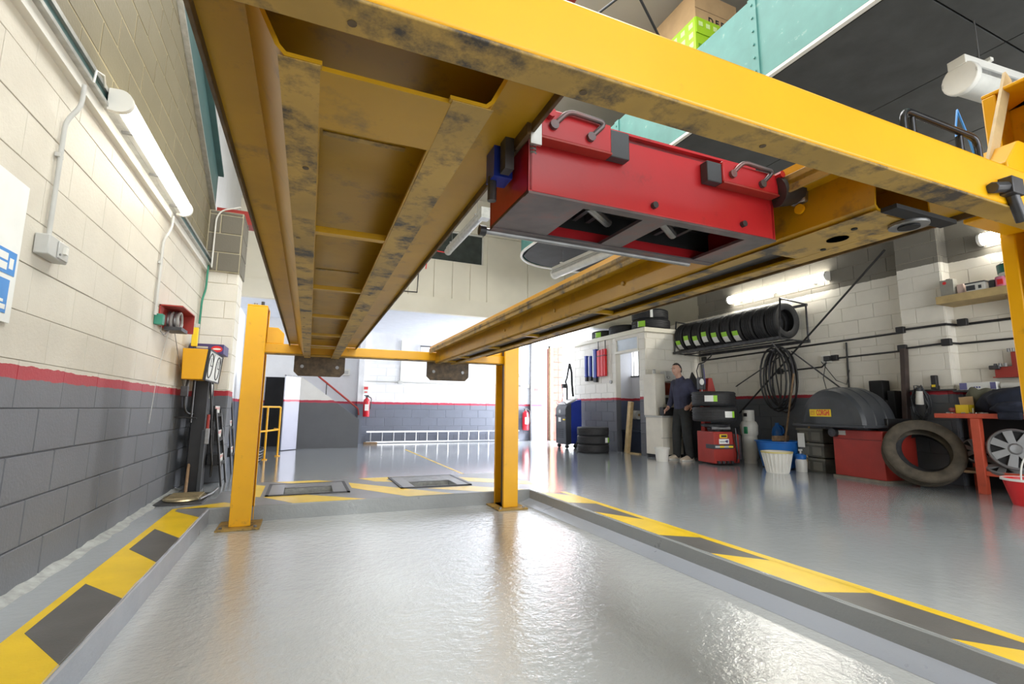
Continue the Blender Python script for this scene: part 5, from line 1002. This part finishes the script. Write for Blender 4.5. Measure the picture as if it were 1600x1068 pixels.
sp_ = thing('spray_bottle', 'white and blue bottle on the floor beside the crates', 'bottle', (6.90,5.10,0)); MB().lathe([(0.0001,0),(0.075,0),(0.08,0.14),(0.06,0.20),(0.0001,0.20)], n=18).build('body', M_OFFW, sp_); MB().lathe([(0.0001,0.20),(0.07,0.18),(0.075,0.24),(0.03,0.26),(0.0001,0.26)], n=18).build('shoulder', M_BLUE2, sp_); MB().cyl((0,0,0.26),(0,0,0.30),0.012,8).build('neck', M_OFFW, sp_); MB().box(-0.03,0.03,-0.012,0.012,0.30,0.325).build('trigger', M_OFFW, sp_)

# ================================================================== WORK BENCH
be = thing('work_bench', 'orange-red steel workbench against the right wall', 'workbench', (7.25,2.45,0))
MB().box(-0.32,0.40,-1.0,0.93,0.82,0.875).build('top', M_BENCH, be, bev=0.006)
for x, y in ((-0.29,0.55),(-0.29,-0.9),(0.34,0.85),(0.34,-0.9)): MB().box(x-0.04,x+0.04,y-0.04,y+0.04,0.0,0.82).build('leg', M_BENCH, be, bev=0.004)
MB().box(-0.31,-0.27,-0.9,0.52,0.20,0.25).build('stretcher', M_BENCH, be); MB().box(-0.27,0.36,-0.95,0.86,0.21,0.235).build('shelf', M_WOODO, be); MB().box(0.38,0.40,-1.0,0.93,0.875,0.90).build('upstand', M_DSTEEL, be); MB().box(0.385,0.40,-1.0,0.90,0.0,0.82).build('back_panel', M_BLACKM, be)
def wheeltrim(label, loc, nrm, tilt, r, name='wheel_trim'):
    t = thing(name, label, 'wheel trim', loc, 0, 'wheel trims under the bench'); t.rotation_euler = lean(nrm, tilt)
    M_TR = plain('silver_trim', (0.24,0.245,0.25), 0.4, 0.4, var=0.1)
    MB().lathe([(0.0001,-0.03),(r*0.92,-0.03),(r*0.92,-0.02),(0.0001,-0.02)], n=32).build('backing', M_BLACKM, t)
    MB().lathe([(r*0.86,0.0),(r*0.90,0.012),(r*0.97,0.006),(r,-0.02),(r*0.98,-0.03),(r*0.86,-0.02)], n=40, closed=True).build('rim', M_TR, t)
    for k in range(7):
        Mk = Matrix.Rotation(k*2*math.pi/7,4,'Z'); w0, w1 = 0.055*r/0.2, 0.10*r/0.2*0.75
        MB().prism([(r*0.15,-w0/2),(r*0.88,-w1/2),(r*0.88,w1/2),(r*0.15,w0/2)], -0.012, 0.008, 'z', Mk).build('spoke', M_TR, t, bev=0.003)
    MB().lathe([(0.0001,-0.012),(r*0.27,-0.012),(r*0.27,0.010),(r*0.20,0.02),(0.0001,0.016)], n=24).build('hub', M_TR, t); return t
wheeltrim('silver seven-spoke wheel trim standing on the bench shelf', (7.06,2.74,0.50), (-0.85,-0.50), 10, 0.225)
wheeltrim('silver wheel trim lying tilted below the other on the bench shelf', (7.08,2.85,0.33), (-0.55,-0.2), 62, 0.18)
wheeltrim('silver wheel trim peeping out between tyre and bench leg', (7.18,3.12,0.45), (-0.7,-0.6), 30, 0.15)
ex = thing('yellow_carton', 'open yellow carton of small parts on the bench', 'carton', (7.12,3.16,0.875)); m = MB(); m.box(-0.06,0.06,-0.065,0.065,0,0.005); m.box(-0.06,-0.056,-0.065,0.065,0,0.10); m.box(0.056,0.06,-0.065,0.065,0,0.10); m.box(-0.06,0.06,-0.065,-0.061,0,0.10); m.box(-0.06,0.06,0.061,0.065,0,0.10); m.build('carton', M_YBOX, ex); MB().prism([(-0.065,0.10),(0.065,0.10),(0.075,0.19),(-0.06,0.20)], 0.056, 0.060, 'x').build('flap', M_CARD, ex); MB().prism([(0.0,0.0),(0.06,0.02),(0.05,0.06),(0.0,0.07)], -0.03, 0.03, 'z', Matrix.Translation((0,-0.08,0.03))).build('paper', M_LABW, ex)
rr_ = thing('red_rag', 'crumpled red rag at the end of the bench', 'rag', (7.22,3.26,0.875)); 
def crumple(name, mat, parent, c, sx, sy, sz, seed, amp=0.18, n=5):
    bm = bmesh.new(); bmesh.ops.create_icosphere(bm, subdivisions=4, radius=1.0); rnd = random.Random(seed); ks = [(Vector((rnd.uniform(-n,n),rnd.uniform(-n,n),rnd.uniform(-n,n))), rnd.uniform(0,6)) for _ in range(7)]
    for v in bm.verts:
        d = sum(math.sin(k.dot(v.co)+p) for k, p in ks)/7*amp*3
        q = v.co*(1+d); v.co = Vector((q.x*sx+c[0], q.y*sy+c[1], max(0.001, q.z*sz+c[2])))
    me = bpy.data.meshes.new(name); bm.to_mesh(me); bm.free(); me.shade_smooth(); me.materials.append(mat); o = bpy.data.objects.new(name, me); COL.objects.link(o); o.parent = parent; return o
crumple('cloth', M_REDM, rr_, (0,0,0.03), 0.07, 0.10, 0.05, 3)
ja = thing('work_jacket', 'dark navy work jacket heaped on the bench', 'jacket', (7.16,2.66,0.872)); M_NAVY = plain('navy_cloth',(0.012,0.016,0.032),0.85,var=0.3,scale=14)
crumple('cloth', M_NAVY, ja, (0.02,-0.02,0.12), 0.24, 0.42, 0.19, 11, 0.14, 4); crumple('sleeve', M_NAVY, ja, (-0.19,0.02,0.06), 0.10, 0.16, 0.08, 5, 0.12); MB().box(-0.30,-0.24,-0.08,0.12,-0.06,0.02).build('hem', M_NAVY, ja, bev=0.02)
gv = thing('work_gloves', 'olive work gloves lying between the carton and the jacket', 'gloves', (7.30,3.10,0.875)); crumple('glove', plain('olive_cloth',(0.13,0.13,0.09),0.8), gv, (0.0,0.0,0.16), 0.07, 0.12, 0.16, 21, 0.2)
for k in range(14):
    b_ = MB(); x = 6.97+random.uniform(0,0.12); y = 2.98+random.uniform(-0.05,0.30) if k < 10 else 3.28+random.uniform(-0.03,0.04); o = thing('wheel_weight', 'small grey wheel weight scattered along the front of the bench top', 'weight', (x,y,0.875), random.uniform(0,3), 'wheel weights on the bench'); MB().box(-0.018,0.018,-0.007,0.007,0,0.012).build('weight', M_GALV, o, bev=0.003)
lbx = thing('long_white_box', 'long white carton with blue ends on the ledge behind the bench', 'carton', (7.50,3.16,1.16)); MB().box(-0.05,0.05,-0.17,0.17,0,0.09).build('carton', M_LABW, lbx, bev=0.003); 
for y0, y1 in ((0.10,0.172),(-0.172,-0.12)): MB().box(-0.052,-0.049,y0,y1,0.005,0.085).build('end_print', plain('blue_print',(0.16,0.16,0.36),0.5), lbx)
for k in range(3): MB().cyl((-0.05,0.03-k*0.025,0.03),(-0.0515,0.03-k*0.025,0.03),0.009,12).build('dot', M_BLUE, lbx)
tub = thing('cardboard_tube', 'white cardboard tube beside the long carton', 'tube', (7.52,2.70,1.16)); MB().cyl((0,-0.24,0.04),(0,0.26,0.04),0.038,18).build('tube', M_OFFW, tub)
led = thing('wall_ledge', 'narrow dark ledge along the wall behind the bench', 'ledge', (7.60,2.8,1.14)); MB().box(-0.16,0.10,-0.9,0.60,0,0.02).build('board', M_DSTEEL, led); 
led2 = thing('wall_ledge', 'short dark strip on the pier holding the extension lead', 'ledge', (7.47,3.65,1.16)); MB().box(-0.03,0.035,-0.26,0.30,0,0.018).build('strip', M_DSTEEL, led2)
xl = thing('extension_lead', 'coiled grey cable and white lamp hanging from the pier strip', 'cable', (7.42,3.74,1.14)); 
for k in range(6): rnd = random.Random(k); MB().tube([(-0.02*k*0.5, 0.10*rnd.uniform(0.6,1.1)*math.sin(t*0.349)+rnd.uniform(-0.01,0.01), -0.15+0.22*rnd.uniform(0.7,1.2)*math.cos(t*0.349)) for t in range(18)],0.007,6,True).build('loop', M_GREYP, xl, smooth=60)
MB().cyl((-0.06,-0.01,-0.15),(-0.08,-0.03,0.02),0.045,14,0.035).build('lamp_body', M_OFFW, xl); MB().cyl((-0.08,-0.03,0.02),(-0.085,-0.035,0.06),0.03,12).build('lamp_end', M_GREYP, xl)
tor = thing('inspection_torch', 'black and yellow inspection torch on the pier strip', 'torch', (7.44,3.58,1.178)); MB().box(-0.03,0.03,-0.03,0.03,0,0.18).build('body', M_BLACK, tor, bev=0.008); MB().box(-0.035,0.035,-0.035,0.035,0.0,0.05).build('base', M_BLACK, tor, bev=0.006); MB().box(-0.037,-0.033,-0.02,0.02,0.03,0.06).build('badge', M_YBOX, tor)
tl = thing('tool_rack', 'red metal tool rack with sockets on the wall above the bench', 'tool rack', (7.68,2.85,1.30)); MB().prism([(-0.35,0),(0.20,0),(0.20,0.13),(0.04,0.13),(0.04,0.30),(-0.35,0.30)], -0.06, 0.0, 'x').build('panel', M_REDM, tl, bev=0.003); MB().box(-0.12,0.0,-0.35,0.20,0.0,0.012).build('tray', M_REDM, tl)
for k in range(7): MB().cyl((-0.08,0.18-k*0.045,0.13+ (0.0 if k<3 else 0.17)),(-0.08,0.18-k*0.045,0.17+(0.0 if k<3 else 0.17)),0.016,10).build('socket', M_STEEL if k != 0 else M_DSTEEL, tl)
MB().box(-0.10,-0.06,0.14,0.24,0.10,0.15).build('pliers', M_DSTEEL, tl, bev=0.01)
# red bucket with stick
rbk = bucket('bucket', 'red bucket with white rim and handle at the right edge', (6.52,2.43,0), 0.16, 0.22, 0.25, M_REDPL, M_LABW, False, M_LABW)
stk = thing('wooden_stick', 'light wooden handle standing in the red bucket', 'stick', (6.56,2.48,0.02)); MB().cyl((0,0,0),(0.22,-0.02,0.95),0.014,8).build('shaft', M_WOOD, stk)
# shelf with tins
sh = thing('wall_shelf', 'pine wall shelf beside the white pier', 'shelf', (7.5,2.95,2.30)); MB().box(-0.18,0.20,-0.75,0.46,0,0.03).build('board', M_WOODO, sh); MB().box(-0.19,-0.17,-0.75,0.46,-0.06,0.035).build('front_lip', M_SHELF, sh); MB().box(-0.17,0.2,-0.75,0.46,-0.06,-0.045).build('underside', M_SHELF, sh); MB().prism([(0.18,-0.35),(0.2,-0.35),(0.2,-0.045),(-0.1,-0.045)], -0.20, -0.16, 'y').build('bracket', M_WOODO, sh)
t = thing('grey_tin', 'tall grey tin with a red mark at the left end of the shelf', 'tin', (7.40,3.30,2.33)); MB().box(-0.05,0.05,-0.07,0.07,0,0.21).build('body', plain('olive_tin',(0.30,0.29,0.25),0.4), t, bev=0.004); MB().cyl((-0.05,0.02,0.17),(-0.052,0.02,0.17),0.02,12).build('mark', M_REDPL, t); MB().box(-0.01,0.03,-0.02,0.02,0.21,0.225).build('cap', M_BLACK, t)
t = thing('pink_packet', 'pale pink packet on the shelf beside the grey tin', 'packet', (7.42,3.18,2.33)); MB().box(-0.04,0.04,-0.035,0.035,0,0.13).build('packet', plain('pale_pink',(0.66,0.50,0.45),0.5), t, bev=0.006)
t = thing('white_carton', 'white printed carton in the middle of the shelf', 'carton', (7.40,3.02,2.33)); MB().box(-0.06,0.06,-0.09,0.09,0,0.10).build('carton', M_OFFW, t, bev=0.003); MB().box(-0.062,-0.058,0.0,0.085,0.02,0.08).build('print', M_GREYP, t); MB().box(-0.062,-0.058,-0.06,-0.03,0.03,0.07).build('print', M_GREYP, t); MB().box(-0.065,0.065,-0.095,0.095,0.10,0.115).build('lid', M_GREYP, t)
t = thing('dark_tin', 'small dark tin next to the pink tin on the shelf', 'tin', (7.40,2.875,2.33)); MB().cyl((0,0,0),(0,0,0.10),0.04,16).build('body', M_DSTEEL, t); MB().cyl((0,0,0.10),(0,0,0.108),0.036,16).build('lid', M_STEEL, t)
t = thing('pink_tin', 'pink and red tin in front of the paint bucket on the shelf', 'tin', (7.38,2.79,2.33)); MB().cyl((0,0,0),(0,0,0.12),0.055,18).build('body', plain('pink_tin',(0.62,0.16,0.26),0.4), t); MB().box(-0.058,-0.04,-0.03,0.02,0.03,0.09).build('label', M_REDPL, t); MB().cyl((0,0,0.12),(0,0,0.128),0.05,18).build('lid', M_STEEL, t)
t = thing('paint_bucket', 'white paint bucket with green band and wire handle on the shelf', 'bucket', (7.47,2.72,2.33)); MB().lathe([(0.0001,0),(0.105,0),(0.125,0.26),(0.0001,0.26)], n=26).build('body', M_OFFW, t); MB().lathe([(0.121,0.17),(0.1255,0.17),(0.130,0.262),(0.121,0.262)], n=26, closed=True).build('band', plain('bottle_green',(0.01,0.13,0.09),0.4), t); MB().cyl((0,0,0.26),(0,0,0.272),0.128,26).build('lid', M_BLACK, t); MB().tube([(0.0,0.13*math.cos(R(q)),0.24+0.10*math.sin(R(q))) for q in range(0,181,15)],0.003,6).build('handle', M_STEEL, t, smooth=60); MB().box(-0.128,-0.11,-0.04,0.02,0.10,0.20).build('label', M_LABW, t); MB().box(-0.1295,-0.12,-0.03,0.01,0.12,0.18).build('label_print', M_BLACK, t)

# ================================================================== BOXES ON THE MEZZANINE
M_LIME = plain('lime_card',(0.36,0.62,0.02),0.5,var=0.05); M_PLIME = plain('pale_lime',(0.62,0.80,0.35),0.5)
c0 = thing('cardboard_box', 'brown cardboard box under the lime green carton on the mezzanine', 'box', (3.46,3.40,3.551)); MB().box(-0.16,0.16,-0.17,0.18,0,0.72).build('carton', M_CARD, c0, bev=0.004); MB().box(-0.162,0.162,-0.02,0.03,0.715,0.722).build('tape', M_WOOD, c0)
gb = thing('green_carton', 'lime green carton with white squares on the mezzanine edge', 'carton', (3.46,3.40,4.274))
gcb = MB().box(-0.16,0.16,-0.17,0.18,0,0.44).build('carton', M_LIME, gb, bev=0.004)
for i in range(3):
    for j in range(4):
        MB().box(-0.162,-0.160,-0.14+i*0.11,-0.085+i*0.11,0.03+j*0.105,0.085+j*0.105).build('square', M_PLIME, gcb)
for i in range(3): MB().box(-0.12+i*0.095,-0.07+i*0.095,-0.180,-0.178,0.35,0.40).build('square', M_PLIME, gcb)
MB().box(-0.15,0.16,-0.178,-0.170,0.27,0.44).build('flap', M_LIME, gb); MB().box(-0.13,-0.07,-0.174,-0.171,0.10,0.16).build('symbol', plain('dark_lime',(0.12,0.30,0.01),0.5), gb)
c1 = thing('cardboard_box', 'brown cardboard box printed DEP on top of the green carton', 'box', (3.66,3.60,4.716)); MB().box(-0.28,0.30,-0.30,0.30,0,0.40).build('carton', M_CARD, c1, bev=0.005); MB().box(-0.282,0.302,-0.302,-0.300,0.19,0.195).build('seam', M_WOODO, c1)
text('lettering', 'D E P', 0.095, M_BLACK, c1, face_M((0.0,-0.3015,0.10),(1,0,0),(0,0,1)), 0.0006, 0.003)
c2 = thing('cardboard_box', 'plain brown cardboard box further back on the mezzanine', 'box', (4.1,4.35,3.551), R(-6)); MB().box(-0.3,0.3,-0.35,0.35,0,1.55).build('carton', M_CARD, c2, bev=0.005); MB().box(-0.302,0.302,-0.02,0.02,1.545,1.552).build('tape', M_WOOD, c2)

# ================================================================== THE MAN
def skin_obj(joints, edges, sub=2):
    """limbs grown along a skeleton: overlapping ellipsoids whose radii blend from joint to joint, fused later into one surface"""
    m = MB(); tup = lambda r: r if isinstance(r, tuple) else (r, r)
    for a, b in edges:
        pa, ra = Vector(joints[a][0]), tup(joints[a][1]); pb, rb = Vector(joints[b][0]), tup(joints[b][1])
        k = max(3, int((pb-pa).length/(0.45*min(min(ra), min(rb))))+1)
        for i in range(k+1):
            t = i/k; rx = ra[0]+(rb[0]-ra[0])*t; ry = ra[1]+(rb[1]-ra[1])*t
            m.sphere(pa.lerp(pb, t), 1.0, 14, (rx, ry, min(rx, ry)))
    me = bpy.data.meshes.new('sk'); me.from_pydata(m.v, [], m.f)
    bm = bmesh.new(); bm.from_mesh(me); bmesh.ops.recalc_face_normals(bm, faces=bm.faces); bm.to_mesh(me); bm.free(); return me
def remesh(meshes, vox, smooth_it=4):
    bm = bmesh.new()
    for m in meshes: bm.from_mesh(m)
    me = bpy.data.meshes.new('rm'); bm.to_mesh(me); bm.free(); o = bpy.data.objects.new('rm', me); COL.objects.link(o)
    r_ = o.modifiers.new('r','REMESH'); r_.mode = 'VOXEL'; r_.voxel_size = vox; s_ = o.modifiers.new('s','SMOOTH'); s_.iterations = smooth_it; s_.factor = 0.5
    bpy.context.view_layer.update(); out = bpy.data.meshes.new_from_object(o.evaluated_get(bpy.context.evaluated_depsgraph_get())); bpy.data.objects.remove(o); return out
def put(name, me, mat, parent):
    me.name = name; me.shade_smooth(); me.materials.clear(); me.materials.append(mat); o = bpy.data.objects.new(name, me); COL.objects.link(o); o.parent = parent; return o
M_SKIN = plain('skin', (0.52,0.30,0.22), 0.5, var=0.06, scale=8); M_HAIR = plain('dark_hair', (0.035,0.03,0.028), 0.6, var=0.3, scale=60)
M_JUMP = plain('navy_jumper', (0.045,0.048,0.09), 0.85, var=0.15, scale=12, bumps=0.3, bscale=150); M_TRS = plain('dark_trousers', (0.022,0.024,0.024), 0.85, var=0.25, scale=9)
man = thing('person', 'man in navy jumper and dark trousers standing with hand on hip', 'person', (6.36,6.98,0), 0)
# figure faces -X; side towards the camera is -Y
J = {'pel': ((0.03,0,0.93),(0.115,0.15)), 'wst': ((0.02,0,1.08),(0.115,0.145)), 'chs': ((0.02,0,1.28),(0.125,0.165)), 'neck0': ((0.0,0,1.45),(0.065,0.065)), 'neck': ((-0.04,0,1.52),0.058), 'skull': ((-0.06,0,1.58),0.060),
 'hipL': ((0.03,-0.09,0.88),0.095), 'kneeL': ((0.0,-0.11,0.50),0.062), 'ankL': ((0.06,-0.12,0.10),0.042), 'hipR': ((0.03,0.09,0.88),0.095), 'kneeR': ((-0.03,0.11,0.50),0.062), 'ankR': ((-0.03,0.13,0.10),0.042),
 'shL': ((0.03,-0.17,1.38),0.062), 'elL': ((0.14,-0.27,1.12),0.045), 'wrL': ((0.04,-0.222,0.99),0.030), 'shR': ((0.03,0.17,1.38),0.062), 'elR': ((0.02,0.25,1.10),0.045), 'wrR': ((-0.12,0.22,0.92),0.030)}
E_ = [('pel','wst'),('wst','chs'),('chs','neck0'),('neck0','neck'),('neck','skull'),('pel','hipL'),('hipL','kneeL'),('kneeL','ankL'),('pel','hipR'),('hipR','kneeR'),('kneeR','ankR'),('chs','shL'),('shL','elL'),('elL','wrL'),('chs','shR'),('shR','elR'),('elR','wrR')]
bodym = skin_obj(J, E_)
hd = MB(); bm = bmesh.new(); bmesh.ops.create_icosphere(bm, subdivisions=4, radius=1.0)
hc = Vector((-0.075,0,1.625))
for v in bm.verts:
    p = v.co.copy(); f = max(0.0, -p.x)
    x = p.x*0.100; y = p.y*0.076; z = p.z*0.118
    if p.z < -0.1: y *= 1-0.28*min(1,-p.z); x = x*(1-0.12*(-p.z)) if p.x > 0 else x
    if p.z < -0.55 and p.x < 0: x -= 0.010*f
    nz = math.exp(-((p.z+0.12)/0.16)**2-(p.y/0.16)**2)*f; x -= 0.030*nz
    br_ = math.exp(-((p.z-0.22)/0.10)**2)*f*math.exp(-(p.y/0.6)**2); x -= 0.006*br_
    for sy in (-0.38,0.38): x += 0.013*math.exp(-((p.z-0.03)/0.12)**2-((p.y-sy)/0.18)**2)*f
    x -= 0.006*math.exp(-((p.z+0.48)/0.08)**2-(p.y/0.3)**2)*f; x += 0.005*math.exp(-((p.z+0.55)/0.04)**2-(p.y/0.3)**2)*f
    x -= 0.010*math.exp(-((p.z+0.85)/0.15)**2-(p.y/0.35)**2)*f
    v.co = Vector((x,y,z))
Mh = Matrix.Translation(hc) @ Matrix.Rotation(R(8),4,'Z') @ Matrix.Rotation(R(-6),4,'Y')
headm = bpy.data.meshes.new('hd'); bm.to_mesh(headm); bm.free(); headm.transform(Mh)
earm = MB(); 
for sy in (-1,1): earm.sphere((0.012,sy*0.076,0.0), 0.03, 12, (0.6,0.35,1.1))
eme = earm.mesh('ear'); eme.transform(Mh)
def hand(wr, d, pn, side, curl):
    """palm, four fingers of different length and a thumb leaving the side of the palm"""
    d = Vector(d).normalized(); pn = Vector(pn).normalized(); sdv = d.cross(pn).normalized()*side; wr = Vector(wr); ms = []
    j = {'w': (wr,0.028), 'p1': (wr+d*0.04,(0.036,0.020)), 'p2': (wr+d*0.085,(0.042,0.017))}
    ms.append(skin_obj({k:(tuple(v[0]),v[1]) for k,v in j.items()}, [('w','p1'),('p1','p2')]))
    for i, (o, L) in enumerate(((0.030,0.070),(0.010,0.080),(-0.011,0.074),(-0.031,0.058))):
        a = wr+d*0.075+sdv*o; b = a+d*L*0.5; c = b+(d*math.cos(curl)+pn*math.sin(curl))*L*0.35; e = c+(d*math.cos(2*curl)+pn*math.sin(2*curl))*L*0.3
        ms.append(skin_obj({'a':(tuple(a),0.0095),'b':(tuple(b),0.009),'c':(tuple(c),0.0085),'e':(tuple(e),0.0075)}, [('a','b'),('b','c'),('c','e')]))
    a = wr+d*0.025+sdv*0.028; b = a+sdv*0.032+d*0.025; c = b+d*0.032+sdv*0.008
    ms.append(skin_obj({'a':(tuple(a),0.013),'b':(tuple(b),0.011),'c':(tuple(c),0.009)}, [('a','b'),('b','c')]))
    return ms
hands = hand((0.035,-0.222,0.985), (-0.75,0.02,-0.42), (-0.05,0.95,-0.1), 1, R(16))+hand((-0.12,0.22,0.92), (-0.7,-0.2,-0.4), (0.2,-0.6,-0.5), 1, R(25))
body_o = put('body', remesh([bodym, headm, eme]+hands, 0.0055, 3), M_SKIN, man)
# clothes
JJ = {k: (J[k][0], tuple(q+0.022 for q in (J[k][1] if isinstance(J[k][1], tuple) else (J[k][1],)*2))) for k in J}
jl = {k: JJ[k] for k in ('pel','wst','chs','neck0','shL','elL','wrL','shR','elR','wrR')}; jl['pel'] = ((0.03,0,0.955),(0.140,0.168)); jl['neck0'] = ((0.0,0,1.455),(0.078,0.078)); jl['wrL'] = ((0.075,-0.235,1.03),0.044); jl['wrR'] = ((-0.08,0.23,0.96),0.045)
put('jumper', remesh([skin_obj(jl, [('pel','wst'),('wst','chs'),('chs','neck0'),('chs','shL'),('shL','elL'),('elL','wrL'),('chs','shR'),('shR','elR'),('elR','wrR')])], 0.010, 3), M_JUMP, man)
tl_ = {'pel': ((0.03,0,0.93),(0.132,0.160)), 'hipL': ((0.04,-0.09,0.85),0.118), 'kneeL': ((0.01,-0.11,0.50),0.088), 'ankL': ((0.055,-0.12,0.09),0.072), 'hipR': ((0.04,0.09,0.85),0.118), 'kneeR': ((-0.02,0.11,0.50),0.088), 'ankR': ((-0.02,0.13,0.09),0.072), 'wst': ((0.03,0,1.0),(0.122,0.150))}
put('trousers', remesh([skin_obj(tl_, [('wst','pel'),('pel','hipL'),('hipL','kneeL'),('kneeL','ankL'),('pel','hipR'),('hipR','kneeR'),('kneeR','ankR')])], 0.010, 3), M_TRS, man)
# hair cap over the back and top of the head
bm = bmesh.new(); bmesh.ops.create_icosphere(bm, subdivisions=4, radius=1.0)
kill = [v for v in bm.verts if not (v.co.z > 0.58+0.10*(v.co.x < -0.3) or (v.co.x > -0.02 and v.co.z > -0.50+0.75*max(0,0.35-v.co.x)))]
bmesh.ops.delete(bm, geom=kill, context='VERTS')
for v in bm.verts: v.co = Vector((v.co.x*0.107+0.002, v.co.y*0.082, v.co.z*0.125+0.001))
hm_ = bpy.data.meshes.new('hair'); bm.to_mesh(hm_); bm.free(); hm_.transform(Mh); ho_ = put('hair', hm_, M_HAIR, man); sd = ho_.modifiers.new('th','SOLIDIFY'); sd.thickness = 0.014; sd.offset = -1
em = MB(); em.sphere((-0.0795,-0.029,0.005),0.008,10); em.sphere((-0.0795,0.029,0.005),0.008,10); ee = em.mesh('eye'); ee.transform(Mh); eo = put('eyes', ee, M_LABW, man)
em = MB(); em.sphere((-0.0840,-0.029,0.005),0.0050,8); em.sphere((-0.0840,0.029,0.005),0.0050,8); ee = em.mesh('iris'); ee.transform(Mh); put('irises', ee, M_BLACK, eo)
em = MB(); em.box(-0.100,-0.088,-0.045,-0.016,0.026,0.032); em.box(-0.100,-0.088,0.016,0.045,0.026,0.032); ee = em.mesh('brow'); ee.transform(Mh); put('eyebrows', ee, M_HAIR, man)
for s_, ax_, ay_ in ((1,0.055,-0.12),(2,-0.02,0.13)):
    m = MB(); st2 = [(0.075,0.0,0.02,0.10),(0.05,0.042,0.0,0.105),(-0.05,0.046,0.0,0.09),(-0.13,0.050,0.0,0.065),(-0.19,0.042,0.0,0.05),(-0.215,0.02,0.0,0.04)]
    vs = []; fs = []; n = 10
    for (dx, w_, z0, h_) in st2:
        w_ = max(w_, 0.018)
        for i in range(n):
            a = 2*math.pi*i/n; vs.append((ax_+dx, ay_+w_*math.cos(a), max(0.0, h_/2+(h_/2)*1.15*math.sin(a))))
    for k in range(len(st2)-1): fs += [(k*n+i,k*n+(i+1)%n,(k+1)*n+(i+1)%n,(k+1)*n+i) for i in range(n)]
    fs += [tuple(range(n)), tuple(range((len(st2)-1)*n, len(st2)*n))]
    m.add(vs, fs); so = m.build('shoe', plain('beige_shoe',(0.52,0.44,0.34),0.6), man, smooth=60); MB().box(ax_-0.21,ax_+0.075,ay_-0.045,ay_+0.045,0,0.022).build('sole', M_OFFW, so, bev=0.01)
